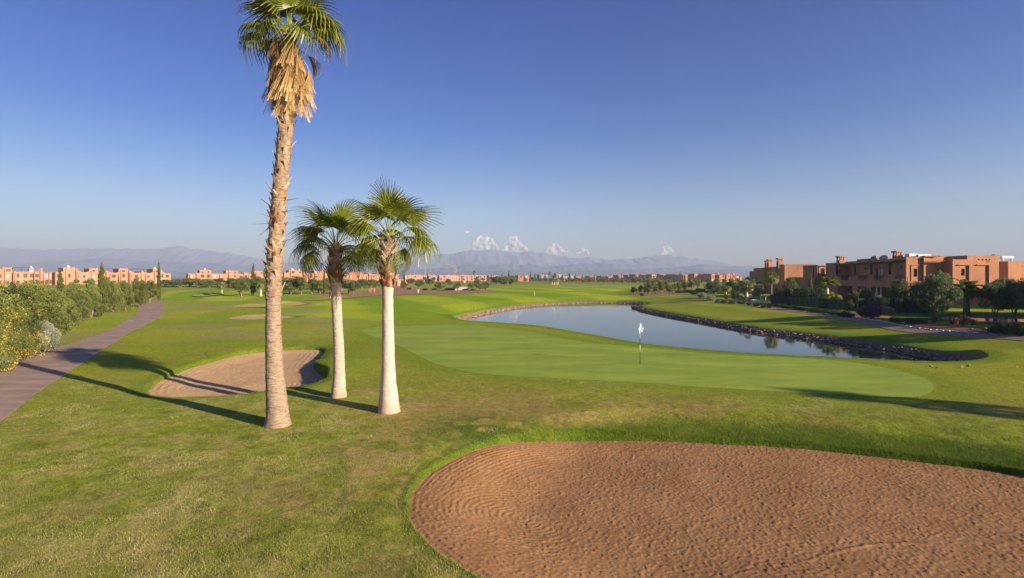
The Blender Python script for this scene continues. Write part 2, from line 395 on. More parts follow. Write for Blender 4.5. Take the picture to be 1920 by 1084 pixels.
# tints
def tint(x, y, h):
    r = np.hypot(x, y)
    n1 = fbm2(x/3.2, y/3.2, 21, 4); n2 = fbm2(x/.7, y/.7, 31, 3); n3 = fbm2(x/11, y/11, 41, 3); n4 = noise2(x/.22, y/.22, 51)
    def C(*c): return np.array(c)[None, :]
    def mixc(a, b, f): return a*(1-f[:, None]) + b*f[:, None]
    rough = C(.31,.335,.024); green = C(.21,.30,.012); dry = C(.47,.31,.12); lush = C(.095,.155,.008); olive = C(.29,.27,.035)
    c = np.repeat(rough, len(x), 0)
    c = mixc(c, green, sstep(.42, .62, n3)*.7)
    c = mixc(c, olive, sstep(.5, .7, n1)*.5)
    # worn dry turf round the front lawn and above the big bunker
    cd = sstep(.50, .64, n1*.6 + n2*.25 + n4*.15)
    fx = np.exp(-((x-.5)/4.5)**2 - ((y-17.5)/3.2)**2)*.9 + np.exp(-((x-9)/9)**2 - ((y-18)/1.6)**2)*.5 + np.exp(-((x+3.3)/2.8)**2 - ((y-10.8)/4.0)**2)*1.0 + np.exp(-((x+8)/3.5)**2-((y-14)/2)**2)*.3
    c = mixc(c, dry, np.clip(cd*fx*1.7 + .25*fx, 0, .85))
    c = mixc(c, C(.46,.37,.14), sstep(34, 9, r) * (1-.5*sstep(.2, .6, fx)) * .75 * sstep(.30, .62, .6*n2+.4*n1) * (1-.8*sstep(14, 17, y)*sstep(-6,-3,x)))
    c = mixc(c, C(.30,.27,.10), sstep(.5, .62, fbm2(x/7+4, y/7, 91, 3)) * sstep(-10, -20, x)*sstep(20, 30, y)*(1-sstep(90,130,y))*.7)
    # darker coarse grass tufts
    tf = sstep(.60, .72, n2*.6 + n4*.4) * sstep(45, 20, r) * (.25 + .75*sstep(0, 6, x)*sstep(22, 18, y))
    c = mixc(c, C(.09,.14,.012), tf*.6)
    n5 = noise2(x/.35+7, y/.35, 52); n6 = noise2(x/.14, y/.14, 53); nr_ = sstep(34, 14, r)
    c = c * (1 + nr_*(.55*(n5-.5) + .5*(n6-.5) + .35*(n2-.5)))[:, None]
    c = mixc(c, C(.50,.37,.16), nr_*sstep(.60,.80, .6*n6+.4*n2)*.55)
    c = mixc(c, C(.13,.19,.012), nr_*sstep(.58,.75, .5*n5+.5*n1)*.5)
    # fairways with mowing bands
    for P_, w in ((FAIR, 5.0), (FAIR2, 4.0)):
        d = sdf(P_, x, y); band = np.sin((x*.93 + y*.36)/3.4 + 1.2*n3) * .5 + .5
        band = sstep(.3, .7, band); fc = C(.22,.32,.006)*(1-band[:, None]) + C(.34,.41,.012)*band[:, None]
        fc = fc * (1 + .25*(n1-.5))[:, None]
        c = c*(1-sstep(w*.2, -w*.2, d)[:, None]) + fc*sstep(w*.2, -w*.2, d)[:, None]
    far = sstep(260, 420, r); c = mixc(c, C(.20,.185,.07), far*.7*sstep(.35,.6,n3)); c = mixc(c, C(.30,.22,.14), sstep(700, 1500, r))
    d = sdf(DIRT, x, y); c = mixc(c, C(.36,.20,.12), sstep(1.5, -1.5, d + 6*(n1-.5)))
    d = sdf(ORCH, x, y); c = mixc(c, C(.30,.17,.09), sstep(1.5, -1.5, d + 4*(n1-.5))*.9)
    # collar round the green, lush ring round the bunkers
    d = sdf(PUTT, x, y)
    c = mixc(c, C(.27,.335,.022), sstep(2.4, .6, d)*.8)
    c = mixc(c, C(.15,.24,.012), np.exp(-((d-.7)/.6)**2)*.35*sstep(.25,.5,n1+.15))
    d = sdf(BIGB, x, y); w = .28 + 1.8*sstep(1, 6, x)*sstep(10.5, 13, y)
    c = mixc(c, lush*(.85+.5*n2[:, None]), np.clip(sstep(w*1.3, w*.2, d - 1.1*(n1-.5) - .8*(n2-.5)), 0, 1)*.85)
    tuftz = np.exp(-((x+.8)/1.7)**2 - ((y-16.3)/1.5)**2)
    c = mixc(c, C(.08,.15,.012), np.clip(tuftz*1.3*sstep(.42,.56,n2),0,.9))
    c = mixc(c, C(.085,.145,.010), sstep(.42, .24, sdf(BIGB, x, y) + .35*(n2-.5))*.85)
    d = sdf(LEFTB, x, y); c = mixc(c, lush, sstep(1.1, .3, d - .9*(n1-.5) - .5*(n2-.5))*.6)
    # red soil under the bushes by both paths
    d = sdf(POND, x, y)
    c = mixc(c, C(.22,.15,.11), sstep(1.2, .7, d))
    c = mixc(c, C(.085,.185,.012), np.exp(-((d-1.6)/.7)**2)*.6)
    pr = np.interp(y, RPY, RPX); bed = sstep(1.0, 1.5, x-pr) * (1-sstep(3.6, 4.6, x-pr+1.2*(n1-.5))) * sstep(22, 26, y)*(1-sstep(100, 108, y))
    c = mixc(c, C(.26,.125,.08), bed)
    pl = np.interp(y, LPY, LPX); bl = sstep(-4.0, -5.5, x-pl + 2.0*(n1-.5)) * sstep(18, 26, y)*(1-sstep(84, 96, y)) * (1-sstep(-16,-22,x-pl))
    c = mixc(c, C(.24,.14,.08), bl*.85)
    c = c * (1 + .22*sstep(25, 70, r)*(1-sstep(400,700,r)))[:, None]
    return c

# cart path edges (paved strip that runs away from the camera) and garden path
LPE = [(0,688),(52,670),(100,655),(143,641),(185,627),(215,613),(240,600),(255,590),(262,580),(264,572),(266,566)]
RPE = [(0,793),(75,735),(125,700),(180,663),(235,628),(275,608),(300,596),(307,588),(307,580),(306,572),(303,566)]
_l = catmull([(-14.5,5.0),(-19.5,14.0)] + [flat(*p) for p in LPE] + [(-78,122)], 6, False)
_r = catmull([(-9.5,5.0),(-14.1,13.5)] + [flat(*p) for p in RPE] + [(-74.5,122)], 6, False)
def resamp(a, ys): 
    o = np.argsort(a[:, 1]); return np.interp(ys, a[o, 1], a[o, 0])
LPY = np.linspace(5, 118, 230); LPL = resamp(_l, LPY); LPR = resamp(_r, LPY); LPX = LPL
RC = catmull([(37.5,15),(36.6,28)] + [flat(px, py, .4) for px, py in [(1920,631),(1703,611),(1595,596.5),(1453,579),(1370,566),(1318,559),(1297,555)]] + [(41,130)], 6, False)
RPY = np.linspace(15, 128, 200); RPX = resamp(RC, RPY)

def grass_material():
    t = NT('turf'); c = t.attr('tint', 'Color')
    f1 = t.noise(6, 6, rough=.75); f2 = t.noise(24, 5, rough=.8); f3 = t.noise(2.2, 4)
    c = t.mix(1.0, c, t.ramp(f1, [(.3, (.66,.72,.56)), (.7, (1.3,1.22,1.25))]), 'MULTIPLY')
    c = t.mix(1.0, c, t.ramp(f2, [(.34, (.55,.62,.46)), (.66, (1.40,1.32,1.36))]), 'MULTIPLY')
    c = t.mix(1.0, c, t.ramp(f3, [(.3, (.88,.93,.85)), (.7, (1.1,1.06,1.08))]), 'MULTIPLY')
    nm = t.bump(t.noise(38, 5, rough=.7), .9, .035, t.bump(t.noise(7, 4), .8, .06))
    b = t.bsdf(c, .95, nm, .1); 
    return t.m
def build_ground():
    az = np.concatenate([np.linspace(-100, -50, 34)[:-1], np.linspace(-50, 50, 470), np.linspace(50, 100, 34)[1:]])
    az = np.radians(az)
    r = [2.0]
    while r[-1] < 6900:
        q = r[-1]; st = max(.05, q*.0085) if q < 22 else (q*.0105 if q < 150 else q*.02); r.append(q+st)
    r = np.array(r); R, A = np.meshgrid(r, az, indexing='ij'); X = (R*np.sin(A)).ravel(); Y = (R*np.cos(A)).ravel()
    Z = H(X, Y); T = tint(X, Y, Z)
    nr, na = R.shape; i = np.arange((nr-1)*(na-1)); a = i // (na-1); b = i % (na-1)
    v = a*na + b; Fc = np.stack([v, v+1, v+na+1, v+na], 1)[:, ::-1]
    me = mesh_from('ground', np.stack([X, Y, Z], 1), Fc, grass_material(), None, True, {'tint': ('FLOAT_COLOR', 'POINT', np.c_[T, np.ones(len(T))])})
    tag(link('ground', me), kind='structure')
build_ground()

def sheet(name, poly, zf, mat, rings=30, smooth=True, attr=None):
    c = poly.mean(0); n = len(poly); V = [(c[0], c[1])]
    for k in range(1, rings+1):
        t = k/rings; V += [tuple(c + (p-c)*t) for p in poly]
    V = np.array(V); z = zf(V[:, 0], V[:, 1]); fs = [(0, 1+i, 1+(i+1) % n) for i in range(n)]
    for k in range(rings-1):
        o = 1+k*n; fs += [(o+i, o+n+i, o+n+(i+1) % n, o+(i+1) % n) for i in range(n)]
    me = mesh_from(name, np.c_[V, z], fs, mat, None, smooth); o = link(name, me); return tag(o, kind='structure')

# putting green
t = NT('putting_green_turf'); mp = t.n('ShaderNodeMapping'); mp.inputs['Scale'].default_value = (.35, 1.0, 1.0); mp.inputs['Rotation'].default_value = (0,0,.15); t.l(t.geo(), mp.inputs['Vector'])
c = t.ramp(t.noise(.55, 6, mp.outputs[0], .65), [(.28, (.22,.31,.032)), (.5, (.295,.385,.045)), (.72, (.40,.46,.062))])
c = t.mix(.8, c, t.ramp(t.noise(3.0, 5, mp.outputs[0], .7), [(.3, (.84,.88,.82)), (.7, (1.12,1.08,1.1))]), 'MULTIPLY')
c = t.mix(.8, c, t.ramp(t.noise(45, 3), [(.3, (.8,.84,.76)), (.7, (1.16,1.12,1.14))]), 'MULTIPLY')
t.bsdf(c, .9, t.bump(t.noise(60, 3), .4, .008), .15); M['putt'] = t.m
sheet('putting_green', catmull(PUTT[::2], 2), lambda x, y: H(x, y) + .007, M['putt'], 46)

# sand
def sandmat(name, lo, hi):
    t = NT(name)
    c = t.ramp(t.noise(1.2, 6, rough=.65), [(.3, lo), (.7, hi)])
    c = t.mix(.8, c, t.ramp(t.noise(48, 4, rough=.8), [(.3, (.66,.62,.6)), (.65, (1.16,1.14,1.12))]), 'MULTIPLY')
    t.bsdf(c, .95, t.bump(t.noise(70, 4, rough=.8), .6, .012), .1); return t.m
M['sand'] = sandmat('bunker_sand_brown', (.34,.175,.072), (.44,.24,.108)); M['sand2'] = sandmat('bunker_sand_tan', (.62,.385,.185), (.72,.465,.24))
def sand_grid(name, poly, z0, bowl, step, rake, clod, mat, cell=None, extra=None):
    x0, y0 = np.maximum(poly.min(0)-.3, (-60, 7.2)); x1, y1 = np.minimum(poly.max(0)+.3, (17.5, 60)); xs = np.arange(x0, x1, step); ys = np.arange(y0, y1, step)
    Xg, Yg = np.meshgrid(xs, ys, indexing='ij'); x = Xg.ravel(); y = Yg.ravel(); d = sdf(poly[::2], x, y)
    z = z0 + bowl*sstep(1.6, 0, -d) + (.36*sstep(3.2, -.1, -d)*(1-sstep(-1.2, 2.4, x)) if z0 < -.5 else 0) + (fbm2(x/2.5, y/2.5, 61, 2)-.5)*.06 + rake(x, y, d) + clod*(1.0*sstep(.52,.86,noise2(x/.055, y/.055, 71)) + .55*sstep(.5,.85,noise2(x/.031+5, y/.031, 72)) + .5*sstep(.62,.9,noise2(x/.10, y/.10, 79)) + (noise2(x/.2, y/.2, 77)-.5)*.35)
    n, m = len(xs), len(ys); i = np.arange((n-1)*(m-1)); a = i // (m-1); b = i % (m-1); v = a*m+b
    Fc = np.stack([v, v+m, v+m+1, v+1], 1); keep = (d[Fc] < .24).all(1); Fc = Fc[keep]
    used = np.unique(Fc); mp = -np.ones(len(x), int); mp[used] = np.arange(len(used)); Fc = mp[Fc]
    me = mesh_from(name, np.c_[x, y, z][used], Fc, mat, None, True); return tag(link(name, me), kind='structure')
def rake_big(x, y, d):
    cx, cy = .15, 11.4; rr = np.hypot((x-cx)/1.15, (y-cy)*1.0)
    m1 = sstep(2.6, 1.0, rr) ; wave = np.sin(rr*2*PI/.125 + 2.2*noise2(x/.6, y/.6, 3))
    edge = np.sin(d*2*PI/.13 + 1.5*noise2(x/.8, y/.8, 4)) * sstep(2.2, .9, -d) * (.35+.65*sstep(3.5, 0, x))
    arc = .011*np.exp(-((np.hypot(x-7.2, y-3.2)-7.0 - .25*np.sin(x))/.05)**2) * sstep(4,6,x)
    k = .4 + .9*noise2(x/.5, y/.5, 6)
    return .0042*k*m1*wave*sstep(2.4, .2, x) + .006*k*edge*(1-m1) - arc*0 + arc
sand_grid('bunker_sand', BIGB, -.60, .06, .021, rake_big, .009, M['sand'])
def rake_left(x, y, d):
    rr = np.hypot((x+13), (y-24.5)*1.3); return .007*np.sin(rr*2*PI/.22 + 3*noise2(x/1.1, y/1.1, 8)) + .008*np.sin(d*2*PI/.3)*sstep(1.5, .2, -d)
sand_grid('bunker_sand', LEFTB, -.42, .07, .06, rake_left, .014, M['sand2'])
for P_, z in ((FARB1, -.24), (FARB2, -.2), (FARB3, -.2), (FARB4, -.2)):
    hm = float(H(P_[:, 0], P_[:, 1]).mean())
    sheet('bunker_sand', P_, lambda x, y, z=z, hm=hm: np.full(len(x), hm + z + .14), M['sand2'], 4)

# paved cart path
t = NT('cart_path_concrete'); u = t.geo()
c = t.ramp(t.noise(.8, 6, rough=.65), [(.3, (.37,.26,.20)), (.7, (.52,.385,.30))])
c = t.mix(.7, c, t.ramp(t.noise(25, 5, rough=.8), [(.3, (.72,.7,.7)), (.7, (1.18,1.16,1.14))]), 'MULTIPLY')
mp = t.n('ShaderNodeMapping'); mp.inputs['Scale'].default_value = (.25, 1, 1); mp.inputs['Rotation'].default_value = (0,0,-.9); t.l(u, mp.inputs['Vector'])
c = t.mix(.5, c, t.ramp(t.noise(1.3, 5, mp.outputs[0]), [(.35, (.78,.74,.74)), (.65, (1.12,1.08,1.04))]), 'MULTIPLY')
cx = t.n('ShaderNodeCombineXYZ'); t.l(t.attr('run'), cx.inputs[0])
c = t.mix(.75, c, t.ramp(t.noise(.9, 5, cx.outputs[0], .7), [(.35, (.72,.70,.70)), (.65, (1.16,1.12,1.08))]), 'MULTIPLY')
j = t.math('LESS_THAN', t.math('FRACT', t.math('MULTIPLY', t.attr('run'), .25)), .012)
c = t.mix(t.math('MULTIPLY', j, .55), c, (.10,.075,.06))
t.bsdf(c, .85, t.bump(t.noise(30, 5), .5, .01), .2); M['path'] = t.m
t = NT('garden_path_earth'); c = t.ramp(t.noise(2.5, 6), [(.3, (.30,.17,.12)), (.7, (.42,.26,.19))]); t.bsdf(c, .95, t.bump(t.noise(20, 5), .5, .02)); M['earthpath'] = t.m
def strip(name, ys, L, R, mat, lift=.03, n=8):
    V = []; cum = np.r_[0, np.cumsum(np.hypot(np.diff((L+R)/2), np.diff(ys)))]
    for k in range(n+1):
        x = L + (R-L)*k/n; V.append(np.c_[x, ys, H(x, ys) + lift])
    lo = V[0].copy(); lo[:, 2] -= .12; hi = V[-1].copy(); hi[:, 2] -= .12; V = [lo] + V + [hi]; m = len(ys); V = np.concatenate(V)
    i = np.arange((n+2)*(m-1)); a = i // (m-1); b = i % (m-1); v = a*m+b; Fc = np.stack([v, v+m, v+m+1, v+1], 1)
    return tag(link(name, mesh_from(name, V, Fc, mat, None, False, {'run': ('FLOAT', 'POINT', np.tile(cum, n+3))})), kind='structure')
jit = .05*(noise2(LPY*2.1, LPY*0, 3)-.5)
strip('cart_path', LPY, LPL + jit, LPR - jit, M['path'], .009)
RW = .78
strip('garden_path', RPY, RPX - RW, RPX + RW, M['earthpath'], .03)
# thin distant path that crosses behind the small bunkers
dl = catmull([flat(px, py) for px, py in [(325,563),(400,562),(470,560.6),(540,559.2),(600,557),(650,554.6),(700,552.6),(760,552),(860,550.6),(935,549)]], 8, False)
nn = np.gradient(dl, axis=0); nn /= np.linalg.norm(nn, axis=1)[:, None]; pp = np.stack([-nn[:, 1], nn[:, 0]], 1)
V = []; 
for s_ in (-1.2, 0, 1.2):
    q = dl + pp*s_; V.append(np.c_[q, H(q[:, 0], q[:, 1]) + .09])
V = np.concatenate(V); m_ = len(dl); i = np.arange(2*(m_-1)); a = i//(m_-1); b = i % (m_-1); v = a*m_+b
tag(link('distant_path', mesh_from('distant_path', V, np.stack([v, v+m_, v+m_+1, v+1], 1)[:, ::-1], M['earthpath'])), kind='structure')

# water
t = NT('pond_water'); mp = t.n('ShaderNodeMapping'); mp.inputs['Scale'].default_value = (.5, 1.6, 1); t.l(t.geo(), mp.inputs['Vector'])
nm = t.bump(t.noise(2.2, 4, mp.outputs[0], .6), .025, .03, t.bump(t.noise(.35, 3, mp.outputs[0]), .025, .15))
b = t.bsdf((.018,.030,.030), .035, nm, .5); b.inputs['IOR'].default_value = 1.33; M['water'] = t.m
def rect(name, x0, x1, y0, y1, z, mat, kind='structure'):
    return tag(link(name, mesh_from(name, [(x0,y0,z),(x1,y0,z),(x1,y1,z),(x0,y1,z)], [(0,1,2,3)], mat)), kind=kind)
wp = [(-14,40),(-14,78),(2,128),(44,128),(31,90),(33,60),(33,29),(14,29),(4,44)]
tag(link('pond_water', mesh_from('pond_water', [(x, y, -1.1) for x, y in wp][::-1], [tuple(range(len(wp)))], M['water'])), kind='structure')
rect('pond_water', 12, 60, 174, 206, -.62, M['water'])
# ---------------------------------------------------------------- foliage
def leaf_cloud(lobes, n, ln, wd, seed, gap=.36, gfreq=2.2, up=.2, shell=.5, vert=False):
    rg = np.random.default_rng(seed); L = np.array(lobes, float)
    vol = L[:, 3]*L[:, 4]*L[:, 5]; k = rg.choice(len(L), n*2, p=vol**.8/(vol**.8).sum())
    d = rg.normal(size=(n*2, 3)); d /= np.linalg.norm(d, axis=1)[:, None]
    rr = shell + (1-shell)*rg.random(n*2)**.6; rr *= 1 + .25*(rg.random(n*2)-.4)*(rg.random(n*2) > .8)
    P = L[k, :3] + d*L[k, 3:6]*rr[:, None]
    g = noise3(P[:, 0]*gfreq+seed, P[:, 1]*gfreq, P[:, 2]*gfreq, seed); keep = g > gap
    P = P[keep][:n]; d = d[keep][:n]; k = k[keep][:n]; g = g[keep][:n]; m = len(P)
    if vert: a = d*.35 + np.array([0, 0, 1.0]) + rg.normal(size=(m, 3))*.25
    else: a = d*.9 + rg.normal(size=(m, 3))*.75 + np.array([0, 0, up])
    a /= np.linalg.norm(a, axis=1)[:, None]
    b = np.cross(a, rg.normal(size=(m, 3))); b /= np.linalg.norm(b, axis=1)[:, None]
    s = ln*(.6 + .8*rg.random(m)); w = wd*(.6 + .8*rg.random(m))
    A = a*s[:, None]; B = b*w[:, None]
    V = np.stack([P-A*.5, P+B*.5, P+A*.5, P-B*.5], 1).reshape(-1, 3)
    Fc = np.arange(m*4).reshape(-1, 4)
    lobe = np.random.default_rng(seed+5).random(len(L))
    var = np.clip(.28*rg.random(m) + .35*lobe[k] + .42*(g-gap)/(1-gap) + .12*d[:, 2], 0, 1)
    return V, Fc, np.repeat(var, 4)
def cloud_mesh(name, mat, *a, **k):
    V, Fc, var = leaf_cloud(*a, **k); return mesh_from(name, V, Fc, mat, None, False, {'var': ('FLOAT', 'POINT', var)})
def merge(cl):
    V = []; Fq = []; va = []; o = 0
    for v, f, a in cl: V.append(v); Fq.append(f+o); va.append(a); o += len(v)
    return np.concatenate(V), np.concatenate(Fq), np.concatenate(va)

def lobes_for(seed, w, zlo, zhi, n, size, flatten=.85):
    rg = random.Random(seed); out = []
    for i in range(n):
        a = rg.random()*2*PI; q = math.sqrt(rg.random()); f = rg.random()
        z = zlo + (zhi-zlo)*f; ww = w*(math.sin(PI*(.18+.72*f))**.6)
        s = size*(.7+.6*rg.random()); out.append((math.cos(a)*q*ww, math.sin(a)*q*ww, z, s, s, s*flatten))
    return out
def limbs(seed, lobes, h0, stems, r, spread=.25):
    rg = random.Random(seed); mb = MB()
    tg = rg.sample(lobes, min(len(lobes), stems*4))
    for s in range(stems):
        a = 2*PI*s/stems + rg.random(); b = (spread*.25*math.cos(a), spread*.25*math.sin(a), 0)
        fork = (spread*math.cos(a)*1.4, spread*math.sin(a)*1.4, h0*(.8+.4*rg.random()))
        mid = ((b[0]+fork[0])/2 + .05*rg.uniform(-1,1), (b[1]+fork[1])/2, h0*.45)
        mb.tube([(b[0],b[1],-.2), (b[0]*1.0,b[1],.05), mid, fork], [r*1.6, r*1.15, r*.9, r*.75], 8)
        for t in tg[s*4:(s+1)*4]:
            m2 = tuple(fork[i] + (t[i]-fork[i])*.5 + rg.uniform(-.08,.08) for i in range(3))
            mb.tube([fork, m2, t[:3]], [r*.55, r*.35, r*.12], 6)
    return mb

# unit prototypes about 4 m tall; placed copies are scaled
PROT = {}
def proto(key, leafmat_, barkm, seed, w, zlo, zhi, nl, ls, nleaf, ln, wd, stems, r, h0, gap=.36, top=None, **kw):
    lb = lobes_for(seed, w, zlo, zhi, nl, ls)
    cr = cloud_mesh('crown', leafmat_, lb, nleaf, ln, wd, seed, gap, **kw)
    tr = limbs(seed, lb, h0, stems, r); tm = mesh_from('trunk', tr.v, tr.f, barkm, tr.m, True)
    PROT[key] = (cr, tm, max(l[2]+l[5] for l in lb), max(math.hypot(l[0], l[1])+l[3] for l in lb)*1.0)
for i in range(4): proto('olive%d' % i, M['olive'], M['bark'], 11+i, 1.35, 1.3, 3.4, 22, .62, 15000, .17, .05, 3, .10, 1.0)
for i in range(3): proto('oliveS%d' % i, M['olive'], M['bark'], 31+i, 1.55, 1.15, 3.2, 20, .66, 4600, .28, .10, 3, .12, .9)
for i in range(2): proto('oliveF%d' % i, M['olive'], M['bark'], 51+i, 1.4, 1.3, 3.1, 11, .75, 900, .5, .25, 2, .15, 1.3)
for i in range(3): proto('bushO%d' % i, M['olive'], M['bark'], 61+i, 1.5, .5, 3.4, 30, .72, 24000, .16, .045, 4, .08, .6, gap=.33)
for i in range(2): proto('dark%d' % i, M['olive_dark'], M['bark'], 71+i, 1.6, 1.3, 3.3, 24, .68, 16000, .18, .055, 4, .09, 1.0)
for i in range(2): proto('yel%d' % i, M['olive_yellow'], M['bark'], 81+i, 1.4, .8, 3.3, 18, .65, 9000, .18, .07, 3, .08, .8)
proto('lime', M['lime'], M['bark'], 91, 1.9, .6, 2.6, 18, .7, 9000, .20, .10, 3, .08, .6)
for i in range(2): proto('silver%d' % i, M['silver'], M['bark'], 95+i, 1.1, .35, 1.5, 22, .40, 14000, .10, .025, 4, .04, .3, gap=.30)
for i in range(2): proto('hedge%d' % i, M['hedge'], M['bark'], 101+i, 1.2, .4, 1.5, 16, .55, 5000, .14, .07, 3, .05, .3, gap=.25)
def tree(name, key, X, Y, h, wsc, label, cat, group=None, rz=None, z=None):
    cr, tm, top, rad = PROT[key]; s = h/top
    o = thing(name, label, cat, (X, Y, Hs(X, Y) - .03 if z is None else z), random.random()*6.28 if rz is None else rz, group, (s*wsc, s*wsc, s))
    link('crown', cr, o); link('trunk', tm, o); return o
def tpx(name, key, px, pb, pt, label, cat, group=None, w=None, wsc=None):
    X, Y, z = G(px, pb); h = (pb-pt)/F*Y
    cr, tm, top, rad = PROT[key]
    if w is not None: wsc = (w/F*Y)/(2*rad*h/top)
    return tree(name, key, X, Y, h, wsc or 1.0, label, cat, group)

# cypress
def cypress_mesh(seed, n, slim, ragged, ln):
    rg = random.Random(seed); lb = []
    for i in range(34):
        f = i/33; w = slim*(math.sin(PI*min(1, .12+f*.88))**.55)*(1-.55*f) ; w = max(.04, w)
        lb.append((rg.uniform(-1,1)*w*ragged, rg.uniform(-1,1)*w*ragged, .4+f*5.4, w, w, .34))
    return cloud_mesh('crown', M['cypress'], lb, n, ln, ln*.28, seed, .30, gfreq=3.5, shell=.55, vert=True)
CYP = [cypress_mesh(3, 9000, .42, .15, .22), cypress_mesh(4, 9000, .62, .55, .22), cypress_mesh(5, 1500, .55, .25, .45)]
_t = MB().tube([(0,0,-.2),(0,0,1),(0,0,4)], [.13,.1,.04], 8); CYPT = mesh_from('trunk', _t.v, _t.f, M['bark'], _t.m, True)
def cyp(kind, px, pb, pt, label, group=None, wsc=1.0):
    X, Y, z = G(px, pb); s = (pb-pt)/F*Y/6.0
    o = thing('cypress_tree', label, 'cypress', (X, Y, z), random.random()*6, group, (s*wsc, s*wsc, s)); link('crown', CYP[kind], o); link('trunk', CYPT, o); return o

# ---------------------------------------------------------------- fan palms
def fan_frond(seed, pet, blade, nseg=26, spread=115, droop=.35, fold=0.0, arc=.25, split=.5, lod=5):
    """local frame: stalk leaves along +X, gravity is applied later; returns (stalk pts, blade strips)"""
    rg = random.Random(seed); V = []; Fq = []; va = []
    segs = []
    for i in range(nseg):
        t0 = -spread + 2*spread*i/nseg; t1 = -spread + 2*spread*(i+1)/nseg; segs.append((math.radians(t0), math.radians(t1), rg.random()))
    for a0, a1, rn in segs:
        am = (a0+a1)/2; L = blade*(.62 + .38*math.cos(am*.62))*(.93+.14*rn); o = len(V)
        for k in range(lod+1):
            s = k/lod; r = L*s
            w = 1.0 if s <= split else max(.03, (1-(s-split)/(1-split))**.8)
            lift = fold*abs(math.sin(am))*r
            cx, cy = math.cos(am)*r, math.sin(am)*r
            hw = max(.004, r*math.tan((a1-a0)/2) if s <= split else L*split*math.tan((a1-a0)/2)*w)
            tw = (rn-.5)*.25*max(0, s-split)
            tx, ty = -math.sin(am), math.cos(am)
            dz = -droop*L*s**3.2*(.7+.6*rn) - .05*abs(math.sin(am))*r
            V += [(pet+cx-tx*hw, cy-ty*hw, lift+dz), (pet+cx+tw*tx*L*.3, cy+tw*ty*L*.3, lift+dz+hw*.45), (pet+cx+tx*hw, cy+ty*hw, lift+dz)]
            v = .15 + .35*rn + .25*s + (.28 if s > .92 else 0); va += [v-.08, v+.1, v-.08]
        for k in range(lod):
            b = o+3*k; Fq += [(b, b+3, b+4, b+1), (b+1, b+4, b+5, b+2)]
    return V, Fq, va
def bend(V, elev, curve, az, origin, roll=0.0, grav=0.0):
    tm = elev + 1.50
    """curve the frond along X downwards, raise it by elev, turn to azimuth"""
    out = []; ce, se = math.cos(elev), math.sin(elev); ca, sa = math.cos(az), math.sin(az); cr, sr = math.cos(roll), math.sin(roll)
    for x, y, z in V:
        y, z = y*cr - z*sr, y*sr + z*cr
        # a circular arc until the leaf hangs straight down
        if curve > 1e-4 and x > 0:
            th = min(curve*x, tm); st, ct = math.sin(th), math.cos(th); ex = x - th/curve
            X2 = st/curve + ex*ct + z*st; Z2 = -(1-ct)/curve - ex*st + z*ct
        else: X2, Z2 = x, z
        xx = X2*ce - Z2*se; zz = X2*se + Z2*ce; zz -= grav*abs(y)*.5
        out.append((origin[0]+xx*ca - y*sa, origin[1]+xx*sa + y*ca, origin[2]+zz))
    return out
def make_frond(parent, seed, origin, az, elev, pet, blade, curve, droop, fold=.1, roll=0, mat='palm', stalk='petiole', name='frond', nseg=26, spread=115, grav=0.25, lod=5, split=.5):
    V, Fq, va = fan_frond(seed, pet, blade, nseg, spread, droop, fold, split=split, lod=lod)
    V = bend(V, elev, curve, az, origin, roll, grav)
    mi = [0]*len(Fq)
    pts = bend([(pet*1.12*k/6, 0, 0) for k in range(7)], elev, curve, az, origin)
    mb = MB(); mb.v = list(V); mb.f = list(Fq); mb.m = mi
    mb.tube(pts, [.030, .02, .017, .015, .013, .012, .009], 5, True, 1)
    rest = len(mb.v) - len(V)
    return part(name, mb, [M[mat], M[stalk]], parent, attrs={'var': ('FLOAT', 'POINT', va + [random.random()*.6+.2]*rest)})

def trunk_mesh(parent, path, rads, zs_rough, mat_lo, mat_hi, seed, n=28, step=.06, rough_amp=.035):
    """lathe along a leaning path; zs_rough = height above which the bark is rough"""
    zt = path[-1][2]; zz = np.arange(-.15, zt, step); P = np.array(path); Rr = np.array(rads)
    cx = np.interp(zz, P[:, 2], P[:, 0]); cy = np.interp(zz, P[:, 2], P[:, 1]); rr = np.interp(zz, P[:, 2], Rr)
    th = np.linspace(0, 2*PI, n, endpoint=False); Z, T = np.meshgrid(zz, th, indexing='ij'); Rm = np.repeat(rr[:, None], n, 1)
    q = sstep(zs_rough-.12, zs_rough+.12, Z + .2*(noise2(T*1.3, Z*2, seed)-.5))
    d = (.008*(noise2(T*2.0+9, Z*14, seed+1)-.5)*2 + .008*(fbm2(T*3, Z*5, seed+2, 3)-.5))*(1-q) + q*(rough_amp*(fbm2(T*3.2, Z*9, seed+3, 3)-.4)*1.6 + rough_amp*.8*np.abs(((Z*7 + T*8/(2*PI)) % 1)-.5))
    d = d + .012*np.cos(T*3+seed)*np.exp(-Z/.5)
    Rm = Rm*(1) + d + q*.015
    X = cx[:, None] + Rm*np.cos(T); Y = cy[:, None] + Rm*np.sin(T)
    m = len(zz); i = np.arange((m-1)*n); a = i // n; b = i % n; Fc = np.stack([a*n+b, a*n+(b+1) % n, (a+1)*n+(b+1) % n, (a+1)*n+b], 1)
    mi = (zz[a] > zs_rough).astype(int)
    me = mesh_from('trunk', np.c_[X.ravel(), Y.ravel(), Z.ravel()], Fc, [M[mat_lo], M[mat_hi]], mi, True, {'hz': ('FLOAT', 'POINT', Z.ravel())})
    return link('trunk', me, parent), (lambda z: (float(np.interp(z, P[:, 2], P[:, 0])), float(np.interp(z, P[:, 2], P[:, 1])), float(np.interp(z, P[:, 2], Rr))))
